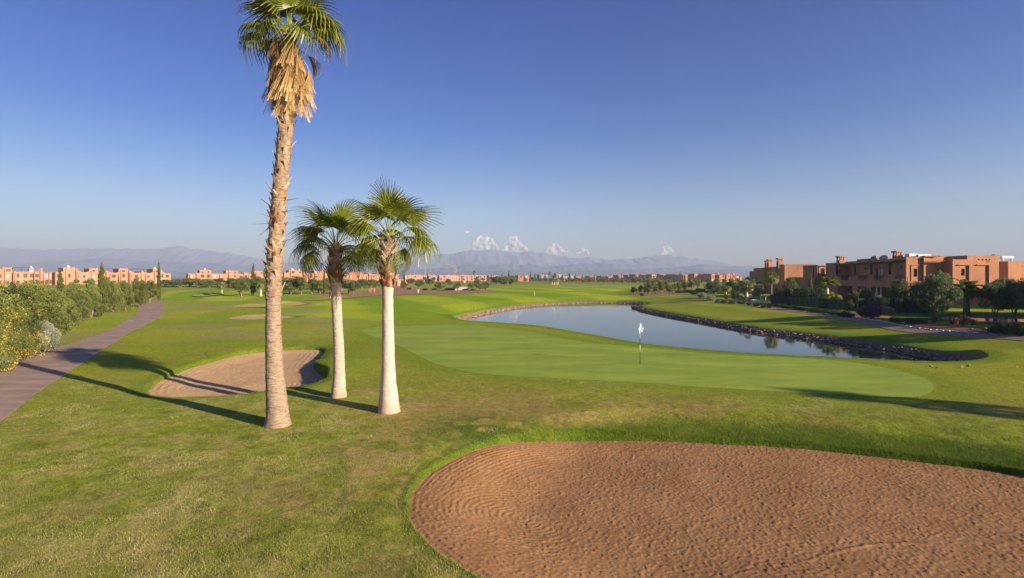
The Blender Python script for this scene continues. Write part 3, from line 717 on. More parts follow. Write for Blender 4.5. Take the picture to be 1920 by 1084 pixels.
def leaf_base(parent, at, z, az, ln, wd, out, up, seed, mat='boot', side=0.0):
    """broken leaf stub: a curved, tapering strap that leaves the trunk"""
    rg = random.Random(seed); cx, cy, r = at(z); mb = MB(); va = []; n = 6
    c, s = math.cos(az), math.sin(az); V = []
    for k in range(n+1):
        f = k/n; o = r + .012 + out*(f**1.2)*ln; h = up*f*ln; w = wd*1.15*(1-.58*f)*(1.2 if k == 0 else 1); th = .026*(1-.45*f); sd = side*f*ln
        for y_, t_ in ((-w, 0), (0, th), (w, 0), (0, -th*.8)):
            X = o + t_; yy = y_ + sd; V.append((cx + X*c - yy*s, cy + X*s + yy*c, z + h)); va.append(min(1, max(0, .25 + .5*rg.random()*.5 + .4*f)))
    Fq = []
    for k in range(n):
        for j in range(4): Fq.append((k*4+j, k*4+(j+1) % 4, (k+1)*4+(j+1) % 4, (k+1)*4+j))
    Fq += [(3,2,1,0), (n*4, n*4+1, n*4+2, n*4+3)]
    mb.v = V; mb.f = Fq; mb.m = [0]*len(Fq)
    return part('leaf_base', mb, M[mat], parent, attrs={'var': ('FLOAT', 'POINT', va)})

# --- tall palm with a skirt of dead leaves
def tall_palm():
    X, Y, z = G(521, 797); k = Y/F
    T = thing('fan_palm', 'tallest fan palm, with a hanging skirt of dry golden leaves and shaggy upper trunk', 'palm tree', (X, Y, z))
    def pz(py, px): return ((px-521)*k, 0.0, (797-py)*k)
    path = [pz(797,521), pz(780,521), pz(700,515), pz(620,512.5), pz(560,512.5), pz(480,515), pz(400,521), pz(330,527), pz(250,535), pz(180,539), pz(100,541), pz(55,542)]
    rads = [v*k for v in (24.5, 20.5, 16, 14.0, 13.0, 11.8, 11.5, 11.3, 11.3, 12.5, 13, 10)]
    tr, at = trunk_mesh(T, path, rads, pz(558,0)[2], 'trunk_tan', 'trunk_rough', 3, 48, .035, .035)
    top = at(path[-1][2]-.1); org = (top[0], top[1], path[-1][2]-.15)
    rg = random.Random(4)
    # green fronds: (azimuth deg, elevation, stalk, blade, curve, droop); azimuth 0 = to the picture's right, 270 = to the camera
    FR = [(180,16,1.0,.95,.5,.7),(195,30,.85,.95,.55,.6),(160,44,.85,.9,.5,.6),(188,66,.95,.95,.35,.5),(172,58,1.0,1.0,.3,.5),(225,55,.8,.95,.35,.5),(262,80,.75,.85,.1,.25),(285,86,.95,.8,.05,.15),
          (8,24,1.05,1.0,.38,.7),(352,33,.95,1.1,.4,.7),(18,42,1.0,1.05,.35,.6),(335,40,.85,1.0,.4,.6),(3,62,.95,.95,.25,.5),(45,60,.8,.9,.3,.4),(90,50,.8,.9,.4,.5),(120,65,.8,.9,.3,.4),(310,72,.8,.85,.2,.3),(75,78,.8,.9,.15,.3),(240,25,.6,.85,.8,.7),(320,15,.6,.9,.8,.7),(150,10,.7,.9,.7,.7)]
    for i, (az, el, pe, bl, cu, dr) in enumerate(FR):
        make_frond(T, 100+i, org, math.radians(az), math.radians(el), pe, bl, cu, dr, fold=.22 if el > 60 else .12, grav=.3, roll=rg.uniform(-.3,.3))
    for i in range(64):
        lay = i // 13; az = (i*2.399 + rg.random()*.5) if i % 2 else math.radians(190 + 160*rg.random())
        zz = org[2] - .05 - .23*lay - rg.random()*.22; c = at(zz)
        o = (c[0] + .10*math.cos(az), c[1] + .10*math.sin(az), zz)
        make_frond(T, 200+i, o, az, math.radians(rg.uniform(5,45)), .34+.16*rg.random(), .72+.42*rg.random(), 4.0 + 2.0*rg.random(), -.03+.06*rg.random(), fold=.5*rg.random(), grav=1.5, mat='deadfrond', stalk='petiole_dry', name='dead_frond', nseg=32, spread=rg.uniform(10,36), split=.12, roll=rg.uniform(-.4,.4))
    for az, zo, el, pe, bl, cu, sp in ((5,-.25,28,.75,.8,.75,60),(356,-.55,-12,.78,1.0,1.15,28),(182,-.35,-10,.72,1.05,1.5,20),(320,-.5,-15,.5,1.1,1.6,40),(40,-.4,8,.6,.9,1.1,45)):
        c = at(org[2]+zo); make_frond(T, 300+az, (c[0],c[1],org[2]+zo), math.radians(az), math.radians(el), pe, bl, cu, .4, fold=.3, grav=.5, mat='deadfrond', stalk='petiole_dry', name='dead_frond', nseg=16, spread=sp)
    # stubs: (py, azimuth, length, halfwidth, out, up, mat)
    for i, (py, az, ln, wd, ou, up, mt, sd) in enumerate([(190,240,.45,.07,.5,.8,'boot',.4),(200,290,.45,.085,.4,.8,'boot',-.5),(214,255,.40,.07,.4,.8,'boot',.55),(222,330,.42,.06,.9,.4,'boot',0),(228,270,.42,.07,.45,.8,'boot',-.5),(236,300,.35,.065,.6,.6,'boot',-.3),(205,200,.4,.06,.8,.6,'boot',0),(250,245,.3,.06,.5,.7,'boot',.3),
            (376,355,.42,.05,1.0,.12,'boot',0),(390,215,.38,.06,.8,.6,'boot',.2),(398,340,.28,.05,1.0,.1,'boot',0),(402,270,.42,.07,.3,-.7,'boot_red',.3),(408,190,.25,.05,1.0,.4,'boot',0),(412,250,.36,.06,.3,.8,'boot_red',-.3),(418,5,.46,.045,1.0,-.02,'boot',0),(419,186,.58,.05,1.0,-.06,'boot',0),(424,195,.42,.03,.7,-.75,'boot',0),(405,300,.35,.06,.3,.7,'boot_red',-.4),
            (455,350,.46,.05,.9,.3,'boot',0),(470,300,.36,.06,.3,.8,'boot',-.3),(468,235,.32,.06,.35,.8,'boot',.3),(487,280,.3,.06,.25,.8,'boot_red',.3),(478,190,.2,.05,.6,.5,'boot',0)]):
        leaf_base(T, at, pz(py,0)[2], math.radians(az), ln, wd, ou, up, 400+i, mt, sd)
    for i in range(72):
        zz = pz(545,0)[2] + (pz(195,0)[2]-pz(545,0)[2])*i/72; leaf_base(T, at, zz, i*2.399+.3*rg.random(), .22+.12*rg.random(), .075, .22+.3*rg.random(), .85, 500+i, 'boot_red' if i < 12 and rg.random() < .3 else 'boot', rg.uniform(-.7,.7))
tall_palm()

def small_palm(px, pb, pt_crown, label, TR, rads, rough, FR, mat_lo, seed, boots, dead=()):
    X, Y, z = G(px, pb); k = Y/F
    T = thing('fan_palm', label, 'palm tree', (X, Y, z))
    path = [((a-px)*k, 0, (pb-b)*k) for a, b in TR]
    tr, at = trunk_mesh(T, path, [v*k for v in rads], (pb-rough)*k, mat_lo, 'trunk_rough', seed, 36, .05, .03)
    org = (path[-1][0], 0, path[-1][2]-.05); rg = random.Random(seed)
    for i, (az, el, pe, bl, cu, dr, *r) in enumerate(FR):
        make_frond(T, seed*50+i, org, math.radians(az), math.radians(el), pe*1.06, bl*1.1, cu, dr*1.25, fold=(r[0] if r else .12), grav=.2+.5*rg.random(), roll=rg.uniform(-.55,.55), nseg=28, spread=rg.uniform(85,122), split=rg.uniform(.35,.55))
    for i, (py, az, ln, wd, ou, up, mt, sd) in enumerate(boots): leaf_base(T, at, (pb-py)*k, math.radians(az), ln, wd, ou, up, seed*90+i, mt, sd)
    z0, z1 = (pb-rough)*k, path[-1][2]-.1
    nb = 46
    for i in range(nb):
        zz = z0 + (z1-z0)*i/nb; az = i*2.399 + rg.random()*.3; low = i < nb*.28
        leaf_base(T, at, zz, az, .26+.10*rg.random(), .075, .22+.22*rg.random() + (.3 if i > nb*.8 else 0), .95, seed*97+i, 'boot_red' if (low and rg.random() < .65) or seed == 12 and rg.random() < .4 else 'boot', (.55 if i % 2 else -.55)*(.6+.5*rg.random()))
    for i, (az, zo, pe, bl, cu) in enumerate(dead):
        c = at(path[-1][2]+zo); make_frond(T, seed*33+i, (c[0], c[1], path[-1][2]+zo), math.radians(az), .1, pe, bl, cu, .2, fold=.4, grav=.6, mat='deadfrond', stalk='petiole_dry', name='dead_frond', nseg=10, spread=20)
# right palm of the trio
small_palm(729, 772, 345, 'fan palm with the smooth whitewashed flared trunk, between the other trunks and the putting green', 
    [(729,772),(729,755),(728.5,720),(728,680),(727.5,620),(727,560),(727,500),(728,460),(730,445)], [21,18.5,14.5,12.2,10.8,10,11.5,11.5,8], 540,
    [(184,38,.95,.95,.45,.4),(175,12,.85,.9,.75,.55),(205,5,.75,.9,.95,.6),(190,-18,.6,.85,.9,.6),(2,14,.85,1.05,.40,.45),(15,45,.95,1.0,.12,.3),(345,32,.8,.95,.5,.5),(8,-24,.55,.95,.8,.6),(188,-30,.5,.85,.9,.6),
     (272,72,.95,.85,.05,.12,.25),(255,80,1.05,.95,.03,.1,.3),(288,62,.9,.85,.15,.2,.2),(240,58,.9,.9,.25,.3),(90,75,.95,.95,.08,.2),(120,60,.95,.95,.2,.3),(60,55,.95,.95,.2,.3),(200,62,.95,.95,.2,.3),(325,62,.95,.9,.15,.3),(45,20,.8,.9,.5,.5),(130,25,.8,.9,.5,.5),(90,35,.8,.9,.4,.5),(205,45,.8,.85,.4,.5)],
    'trunk_smooth', 11, [(478,200,.4,.06,.6,.7,'boot',.2),(492,330,.38,.06,.6,.7,'boot',0),(508,190,.3,.05,.9,.4,'boot',0),(505,265,.42,.07,.25,.9,'boot',.5),(500,285,.42,.07,.25,.9,'boot',-.5),(515,355,.3,.05,.5,.6,'boot',0),(528,275,.3,.07,.25,.6,'boot_red',.3),(538,300,.34,.06,.25,.6,'boot_red',-.3)])
# middle palm
small_palm(635, 744, 372, 'fan palm with dark fibrous collar, standing between the tallest palm and the whitewashed one', 
    [(635,744),(635,728),(636,700),(635,650),(632,590),(630,545),(629,510),(629,480),(630,462)], [14.5,12.8,10.6,9.6,9,9.6,11,9,7], 532,
    [(178,22,.95,1.0,.5,.5),(170,48,1.0,1.0,.3,.4),(195,-2,.85,1.0,.65,.5),(182,5,.8,.95,.55,.45),(150,35,.9,.95,.4,.4),(345,5,.75,.95,.8,.6),(350,-14,.6,.95,.7,.5),(5,32,.95,1.0,.45,.5),(20,50,.95,1.0,.3,.4),
     (270,60,.9,.9,.2,.3,.2),(240,68,1.0,.95,.1,.2,.25),(300,55,.95,.9,.25,.3),(90,75,1.0,1.0,.1,.2),(200,65,1.05,1.0,.15,.3),(60,58,1.0,.95,.2,.3),(120,60,1.0,.95,.2,.3),(320,72,1.0,.95,.1,.2),(225,30,.85,.9,.5,.5),(90,20,.8,.9,.5,.5),(50,10,.8,.9,.6,.5),(215,48,.8,.9,.4,.4)],
    'trunk_paint', 12, [(505,185,.45,.05,.8,.6,'boot_red',0),(505,355,.48,.04,.9,.1,'boot',0),(515,200,.38,.05,.7,.5,'boot',0),(540,190,.36,.05,.5,.4,'boot_red',0),(552,215,.3,.05,.3,-.8,'boot',0),(535,265,.5,.05,.15,-1.0,'boot',-.25),(520,290,.3,.08,.3,.5,'boot_red',.2),(525,250,.34,.08,.3,.5,'boot_red',-.2)],
    dead=((170,-.45,.5,.4,1.6),(5,-.5,.5,.3,1.2),(350,-.6,.5,.3,1.4)))

# generic small fan palms (shared meshes)
def palm_proto(seed, nf, nseg, hs, green='palm'):
    mb = MB(); va = []; rg = random.Random(seed)
    for i in range(nf):
        V, Fq, a = fan_frond(seed+i, .9, 1.0, nseg, 112, .45, .12, lod=3)
        el = math.radians(rg.uniform(-25, 80)); V = bend(V, el, .5 if el < 1 else .2, i*2.4+rg.random()*.4, (0,0,hs), 0, .3); mb.add(V, Fq, 0); va += a
        n0 = len(mb.v); mb.tube(bend([(.2*k,0,0) for k in range(6)], el, .5 if el < 1 else .2, i*2.4, (0,0,hs)), .02, 4, True, 0); va += [.5]*(len(mb.v)-n0)
    cr = mesh_from('crown', mb.v, mb.f, M[green], mb.m, False, {'var': ('FLOAT','POINT',va)})
    tb = MB().tube([(0,0,-.2),(0,0,.1),(0,0,.6),(0,0,hs*.6),(0,0,hs*.8),(0,0,hs)], [.36,.33,.24,.2,.24,.16], 12)
    return cr, mesh_from('trunk', tb.v, tb.f, M['paleplaster'] if seed < 900 else M['bark'], tb.m, True), hs+1.6
PP = {'a': palm_proto(800, 22, 14, 2.6), 'b': palm_proto(900, 24, 14, 4.6), 'c': palm_proto(840, 20, 14, 1.6)}
def ppx(kind, px, pb, pt, label, group=None, wsc=1.0):
    X, Y, z = G(px, pb); cr, tm, top = PP[kind]; s = (pb-pt)/F*Y/top
    o = thing('fan_palm', label, 'palm tree', (X, Y, z-.02), random.random()*6, group, (s*wsc, s*wsc, s)); link('crown', cr, o); link('trunk', tm, o); return o
# feather palms
def feather(seed, nf, hs, ln, mat='palm_feather', el0=10, el1=75, dr=.5):
    mb = MB(); va = []; rg = random.Random(seed)
    for i in range(nf):
        el = math.radians(rg.uniform(el0, el1)); az = i*2.4+rg.random()*.3; pts = [(ln*k/14, 0, 0) for k in range(15)]
        V = []; a = []
        for k in range(1, 60):
            x = ln*k/60; L = .42*math.sin(PI*min(1, .15+.85*k/60))+.08
            for sgn in (-1, 1):
                V += [(x, 0, 0), (x+.03, 0, .0), (x+.16, sgn*L*.6, .03), (x+.26, sgn*L, -.12*dr*2)]; v = rg.random(); a += [v]*4
        Fq = [(4*j, 4*j+1, 4*j+3, 4*j+2) for j in range(len(V)//4)]
        cv = .75*(1 if el < 1 else .8); V = bend(V, el, cv, az, (0,0,hs)); mb.add(V, Fq, 0); va += a
        n0 = len(mb.v); mb.tube(bend(pts, el, cv, az, (0,0,hs)), [.03]*8+[.015]*7, 4, True, 0); va += [.6]*(len(mb.v)-n0)
    return mesh_from('crown', mb.v, mb.f, M[mat], mb.m, False, {'var': ('FLOAT','POINT',va)})
# ---------------------------------------------------------------- buildings
def parapet_block(mb, o, u, v, a0, a1, b0, b1, z0, z1, front=(), lside=(), rec=.22, th=.25, dp=.6, top=True):
    """block in frame o+a*u+b*v; front face at b0 (holes in a), left face at a0 (holes in b measured from b1 to b0)"""
    def P(a, b): return (o[0]+a*u[0]+b*v[0], o[1]+a*u[1]+b*v[1])
    nf = (-v[0], -v[1]); nl = (-u[0], -u[1])
    mb.panel(P(a0, b0), u, a1-a0, z0, z1, [(h[0]-a0, h[1]-a0, h[2], h[3]) for h in front], rec, nf)
    mb.panel(P(a0, b1), (-v[0], -v[1]), b1-b0, z0, z1, [(b1-h[1], b1-h[0], h[2], h[3]) for h in lside], rec, nl)
    def q(p, r, za, zb): mb.add([(*p, za), (*r, za), (*r, zb), (*p, zb)], [(0,1,2,3)])
    q(P(a1,b0), P(a1,b1), z0, z1); q(P(a1,b1), P(a0,b1), z0, z1)
    if top:
        A = [(a0,b0),(a1,b0),(a1,b1),(a0,b1)]; B = [(a0+th,b0+th),(a1-th,b0+th),(a1-th,b1-th),(a0+th,b1-th)]
        for i in range(4):
            j = (i+1) % 4; p, r, s, t = P(*A[i]), P(*A[j]), P(*B[j]), P(*B[i])
            mb.add([(*p,z1),(*r,z1),(*s,z1),(*t,z1)], [(0,1,2,3)]); q(s, t, z1-dp, z1)
        mb.add([(*P(*B[i]), z1-dp) for i in range(4)], [(0,1,2,3)])
def window(T, o, u, nrm, a0, a1, z0, z1, rec=.2, kind='glass', base=(0,0), fr=True, fw=.07, name='window'):
    """frame + pane set back in an opening; o,u in world, T axis-aligned parent"""
    v = (-nrm[0], -nrm[1]); W = (o[0]-base[0], o[1]-base[1])
    mb = MB(); d0, d1 = rec-.06, rec-.005
    if fr:
        mb.obox(W, u, v, a0, a0+fw, d0, d1, z0, z1); mb.obox(W, u, v, a1-fw, a1, d0, d1, z0, z1)
        mb.obox(W, u, v, a0+fw, a1-fw, d0, d1, z0, z0+fw); mb.obox(W, u, v, a0+fw, a1-fw, d0, d1, z1-fw, z1)
        if a1-a0 > 1.3: mb.obox(W, u, v, (a0+a1)/2-.03, (a0+a1)/2+.03, d0, d1, z0+fw, z1-fw)
        f = part(name, mb, M['frame'], T)
        p = MB(); p.obox(W, u, v, a0+fw, a1-fw, d0+.02, d1-.01, z0+fw, z1-fw); part('pane', p, M[kind], f)
    else:
        mb.obox(W, u, v, a0-.01, a1+.01, d0+.02, d1, z0-.01, z1+.01); f = part(name, mb, M[kind], T)
    return f
def dish(T, c, r, az, mat='white', name='satellite_dish'):
    mb = MB(); n = 12; V = []; 
    D = Vector((math.cos(az)*.8, math.sin(az)*.8, .6)).normalized(); a = D.cross(Vector((0,0,1))).normalized(); b = D.cross(a)
    C = Vector(c) + Vector((0,0,r+.25))
    for k in range(4):
        rr = r*k/3
        for i in range(n): 
            t = 2*PI*i/n; p = C + a*rr*math.cos(t) + b*rr*math.sin(t) + D*(rr*rr/r*.35); V.append(tuple(p))
    Fq = [(k*n+i, k*n+(i+1) % n, (k+1)*n+(i+1) % n, (k+1)*n+i) for k in range(3) for i in range(n)]
    mb.add(V, Fq); mb.tube([tuple(c), tuple(C)], .05, 5); mb.tube([tuple(C), tuple(C+D*r*.8)], .02, 4)
    return part(name, mb, M[mat], T, world=True)
def chimney(T, mat, x, y, z, w, h, name='chimney'):
    mb = MB(); s = w/2; mb.box(x-s, x+s, y-s, y+s, z-.8, z+h*.62); 
    for dx in (-1, 1):
        for dy in (-1, 1): mb.box(x+dx*s*.72-.11, x+dx*s*.72+.11, y+dy*s*.72-.11, y+dy*s*.72+.11, z+h*.62, z+h*.86)
    mb.box(x-s*1.25, x+s*1.25, y-s*1.25, y+s*1.25, z+h*.86, z+h); mb.box(x-s*.9, x+s*.9, y-s*.9, y+s*.9, z+h*.52, z+h*.58)
    return part(name, mb, M[mat], T, world=True)
def heater(T, x, y, z, ax=(1,0)):
    mb = MB(); mb.tube([(x, y, z+.55), (x+2.1*ax[0], y+2.1*ax[1], z+.55)], .30, 12); mb.box(x+.2, x+.3, y-.2, y+.2, z-.6, z+.3); mb.box(x+1.8, x+1.9, y-.2, y+.2, z-.6, z+.3)
    return part('solar_water_heater', mb, M['white'], T, world=True)

ZG = .42
def atY(px, Y): return ((px-960)/F*Y, Y)
def zat(py, Y): return CAMH - (py-HZ)/F*Y
S_ = ((5/31.4), (31/31.4)); NRM = (-S_[1], S_[0])           # direction in which the pond fronts recede, and their outward normal

# --- villa with balconies (largest, two storeys)
K1 = (64.3, 87.0); zr = 7.9
T = thing('courtyard_villa', 'two-storey terracotta villa with a long shaded balcony, dark pergola beams and two chimneys', 'villa', (K1[0], K1[1], ZG)); BB = (K1[0], K1[1])
mb = MB(); inn = 2.6
def along(px):          # metres along the pond front that project to photo column px
    m = (px-960)/F; return (K1[0]-m*K1[1])/(m*S_[1]-S_[0])
un = (-S_[0], -S_[1]); far_ = along(1548)
# sunlit end wall towards the camera
a_w = 6.1
hw = [(atY(1713,87)[0]-K1[0], atY(1720,87)[0]-K1[0], zat(519,87), zat(504,87)), (5.0, 5.6, zat(520,87), zat(504,87))]
parapet_block(mb, K1, (1,0), S_, 0, a_w, 0, .7, ZG-.5, zr, front=hw, top=True)
parapet_block(mb, K1, (1,0), S_, inn+.35, a_w-.01, .701, 26, ZG-.5, zr-.01, top=True)
for h in hw: window(T, K1, (1,0), (0,-1), *h, rec=.22, base=BB)
# shallow recessed frames round the tall windows are modelled as raised bands
for a0, a1, zt in ((hw[0][0]-.35, hw[0][1]+.55, zat(496,87)), (hw[1][0]-.35, hw[1][1]+.3, zat(496,87))):
    mb.box(K1[0]+a0-.12, K1[0]+a0, 86.9, 86.997, 1.0, zt); mb.box(K1[0]+a1, K1[0]+a1+.12, 86.9, 86.997, 1.0, zt); mb.box(K1[0]+a0, K1[0]+a1, 86.9, 86.997, zt-.12, zt)
# upper storey set back behind the balcony
o_in = (K1[0]+inn*(-NRM[0]), K1[1]+inn*(-NRM[1]))
doors = [(along(1627), along(1614), 4.15, 6.35), (along(1684), along(1669), 4.15, 6.35)]
def pan(o, L, z0, z1, holes, rec):      # a front panel running from the far end to the near corner
    fo = (o[0]+S_[0]*L, o[1]+S_[1]*L); mb.panel(fo, un, L, z0, z1, [(L-max(h[0],h[1]), L-min(h[0],h[1]), h[2], h[3]) for h in holes], rec, NRM); return fo
dh = [(min(a,b), max(a,b), c, d) for a, b, c, d in doors]
fo = pan(o_in, far_, 4.0, zr, dh, .25)
for h in dh:
    window(T, fo, un, NRM, far_-h[1], far_-h[0], h[2], h[3], .25, 'glass', BB, name='balcony_door')
    c = MB(); c.obox((fo[0]-BB[0], fo[1]-BB[1]), un, (-NRM[0],-NRM[1]), far_-h[1]+.25, far_-h[1]+.75*(h[1]-h[0]), .26, .3, h[2]+.05, h[3]-.05); part('curtain', c, M['curtain'], T)
# ground storey flush with the balcony front, with deep openings
gh = [(min(along(a), along(b)), max(along(a), along(b)), ZG, 2.85) for a, b in ((1571,1598),(1608,1625),(1633,1668))]
fo0 = pan(K1, far_, ZG-.5, 3.3, gh, 2.2)
dk = MB()
for h in gh: dk.obox((fo0[0]-BB[0], fo0[1]-BB[1]), un, (-NRM[0],-NRM[1]), far_-h[1]+.02, far_-h[0]-.02, 2.1, 2.19, ZG, 2.84)
part('loggia_shade_sheet', dk, M['frame'], T)  # dark sheets painted in for the shade deep inside the openings
# balcony parapet with notches for railings
nt_ = [(min(along(a), along(b)), max(along(a), along(b)), 3.98, 4.66) for a, b in ((1576,1591),(1609,1626),(1638,1656),(1678,1694))]
pan(K1, far_, 3.3, 4.62, [(a, b, c, 4.62) for a, b, c, _ in nt_], .25)
fo2 = (K1[0]-NRM[0]*.25, K1[1]-NRM[1]*.25); pan(fo2, far_, 3.3, 4.62, [(a, b, c, 4.62) for a, b, c, _ in nt_], .01)
prev = 0.0                                                            # coping on top of the parapet
for a, b, c, _ in sorted(nt_) + [(far_, far_, 0, 0)]:
    mb.obox(K1, S_, (-NRM[0], -NRM[1]), prev, a, -.02, .27, 4.622, 4.70); prev = b
mb.obox(K1, S_, (-NRM[0], -NRM[1]), .01, far_, .26, inn+.05, 3.7, 3.95)
for a, b, c, _ in nt_:
    r = MB(); R0 = (K1[0]-BB[0]-NRM[0]*.1, K1[1]-BB[1]-NRM[1]*.1)
    r.obox(R0, S_, (-NRM[0],-NRM[1]), a, b, 0, .05, 4.56, 4.62); r.obox(R0, S_, (-NRM[0],-NRM[1]), a, b, 0, .05, 4.0, 4.05)
    k = a+.1
    while k < b: r.obox(R0, S_, (-NRM[0],-NRM[1]), k, k+.05, .01, .04, 4.05, 4.56); k += .2
    part('balcony_railing', r, M['black'], T)
# roof and end faces of the balcony wing
xin0 = o_in; e = [(o_in[0], o_in[1]), (o_in[0]+S_[0]*far_, o_in[1]+S_[1]*far_)]
for dz, w_ in ((zr, 0),):
    rb = MB()
mb.obox(o_in, S_, (-NRM[0], -NRM[1]), .02, far_-.02, .06, 9.5, 7.0, 7.3); 
mb.obox(o_in, S_, (-NRM[0], -NRM[1]), .0, far_, .005, .25, zr-.002, zr+.02)
mb.obox(o_in, S_, (-NRM[0], -NRM[1]), far_-.25, far_, .3, 9.5, ZG-.5, zr-.01)
mb.obox(K1, S_, (-NRM[0], -NRM[1]), far_-.3, far_-.02, .03, inn, ZG-.4, 3.3)
mb.obox(K1, S_, (-NRM[0], -NRM[1]), along(1566)-.4, far_-.03, .03, inn+.05, 3.31, zr-.2)       # tower-like end bay
mb.obox(K1, S_, (-NRM[0], -NRM[1]), .3, 6.8, inn+.3, inn+2.3, 7.91, 8.15)
mb.obox(K1, S_, (-NRM[0], -NRM[1]), along(1610), along(1575), inn+.6, inn+4.5, 7.31, 8.3)
part('wall', mb, M['terracotta'], T, world=True)
# pergola over the balcony
pg = MB(); P0 = (K1[0]-BB[0], K1[1]-BB[1]); vi = (-NRM[0], -NRM[1]); lo_ = along(1568)
pg.obox(P0, S_, vi, .2, lo_, -.55, -.40, 6.72, 6.92); pg.obox(P0, S_, vi, .2, lo_, .9, 1.05, 6.72, 6.92)
k = .3
while k < lo_: pg.obox(P0, S_, vi, k, k+.1, -.8, inn-.02, 6.93, 7.05); k += .55
for a, b in ((1571,0),(1605,0),(1636,0),(1671,0)): q = along(a); pg.obox(P0, S_, vi, q-.14, q+.14, -.35, -.07, 4.70, 6.72)
part('pergola', pg, M['wood_and_shade_dark'], T)
def onf(px, d, z): q = along(px); return (K1[0]+S_[0]*q-NRM[0]*d, K1[1]+S_[1]*q-NRM[1]*d, z)
x, y, _ = onf(1567.5, .9, 0); chimney(T, 'terracotta', x, y, 7.0, 1.15, 2.05)
x, y, _ = onf(1646, 3.2, 0); chimney(T, 'terracotta', x, y, 7.3, 1.1, 2.0)
x, y, _ = onf(1597, 4.0, 0); dish(T, (x, y, 7.5), .55, 3.5, 'grey'); x, y, _ = onf(1614, 4.0, 0); dish(T, (x, y, 7.2), .7, 3.9, 'grey')
x, y, _ = onf(1637, 4.5, 0); dish(T, (x, y, 7.6), .45, 3.6, 'paleplaster')
x, y, _ = onf(1690, 4.0, 0); heater(T, x-1.8, y, 7.55)
x, y, _ = onf(1652, 5.0, 0); b = MB(); b.box(x-.9, x+.7, y-.5, y+.5, 7.2, 8.75); part('roof_tank', b, M['white'], T, world=True)
for px in (1596, 1622, 1660, 1690.5):
    b = MB(); q = along(px); b.obox(P0, S_, vi, q-.1, q+.1, inn-.14, inn-.01, 5.7, 6.1); part('wall_lamp', b, M['frame'], T)

# --- low wing beyond with terrace wall and pergola posts
q0 = onf(1549, 0, 0)[:2]; BBw = q0
T = thing('garden_wing', 'low salmon wing with roof terrace and thin pergola posts, adjoining the balcony villa', 'villa wing', (q0[0]-2.65, q0[1], ZG)); ob = (q0[0]-2.65, q0[1]); mb = MB()
wY = ob[1]; L = atY(1549, wY)[0] - ob[0]
parapet_block(mb, ob, (1,0), (0,1), 0, 2.55, 0, 9, ZG-.5, 4.6)
parapet_block(mb, (ob[0], ob[1]+3.4), (1,0), (0,1), 2.7, 5.6, 0, 6, ZG-.5, 7.4, front=[(3.4, 4.3, 4.9, 6.6)])
window(T, (ob[0], ob[1]+3.4), (1,0), (0,-1), 3.4, 4.3, 4.9, 6.6, base=ob)
part('wall', mb, M['terracotta'], T, world=True)
pg = MB()
for a in (.1, 1.2): pg.box(a-.07, a+.07, .3, .44, 4.2-ZG*0, 6.9)
pg.box(-.3, 2.5, .2, .32, 6.9, 7.02); pg.box(-.3, 2.5, 3.2, 3.32, 6.9, 7.02)
for k in range(6): pg.box(-.25+k*.5, -.17+k*.5, -.2, 4.2, 7.03, 7.12)
for v_ in range(len(pg.v)): pg.v[v_] = (pg.v[v_][0], pg.v[v_][1], pg.v[v_][2]-ZG)
part('pergola', pg, M['wood_and_shade_dark'], T)

# --- sunlit villa with four vents
o = (70.4, 85.2); T = thing('courtyard_villa', 'sunlit terracotta villa with four small square vents under its raised parapet', 'villa', (*o, ZG)); mb = MB()
def hx(px, Y=85.2): return atY(px, Y)[0]-o[0]
w1 = (hx(1802), hx(1809), zat(517,85.2), zat(504,85.2))
parapet_block(mb, o, (1,0), (0,1), 0, hx(1813.5), 0, 22, ZG-.5, 7.45, front=[w1])
vents = [(hx(p)-.14, hx(p)+.14, 7.28, 7.52) for p in (1835, 1842, 1849, 1855.5)]
parapet_block(mb, o, (1,0), (0,1), hx(1813.5)+.003, hx(1873), -.004, 22.01, ZG-.5, 8.1, front=vents)
window(T, o, (1,0), (0,-1), *w1, base=o)
for v_ in vents: window(T, o, (1,0), (0,-1), *v_, rec=.15, base=o, fr=False, kind='frame', name='vent')
for a0, a1, zt in ((hx(1795), hx(1816.5), zat(496,85.2)), (hx(1830), hx(1853.5), zat(496,85.2))):
    mb.box(o[0]+a0, o[0]+a1, 84.95, 85.19, zt-.12, zt); mb.box(o[0]+a1-.14, o[0]+a1, 84.95, 85.19, .9, zt-.121)
mb.box(o[0]+hx(1798), o[0]+hx(1811), 89, 92, 7.0, 8.2); mb.box(o[0]+hx(1865), o[0]+hx(1872), 85.22, 85.8, 8.1, 8.25)
part('wall', mb, M['terracotta'], T, world=True)

# --- villa at the edge with a grey-brown base colour
o = (87.6, 96.0); T = thing('courtyard_villa', 'terracotta villa with notched parapet standing past the vented one, partly cropped by the frame', 'villa', (*o, ZG)); mb = MB()
w2 = (3.2, 4.3, 4.4, 6.1); ls = [(1.0, 3.2, 3.9, 5.2)]
parapet_block(mb, (89.3, 96.0), (1,0), (0,1), 0, 14, 0, 16, ZG-.5, 7.5, front=[w2])
window(T, (89.3, 96.0), (1,0), (0,-1), *w2, base=o)
parapet_block(mb, (87.6, 99.5), (1,0), (0,1), 0, 1.69, 0, 12, ZG-.5, 7.5)
part('wall', mb, M['terracotta'], T, world=True)
b = MB(); b.box(87.9, 89.1, 99.3, 99.49, 3.6, 5.2); part('window', b, M['frame'], T, world=True)
heater(T, 90.8, 99, 7.7)

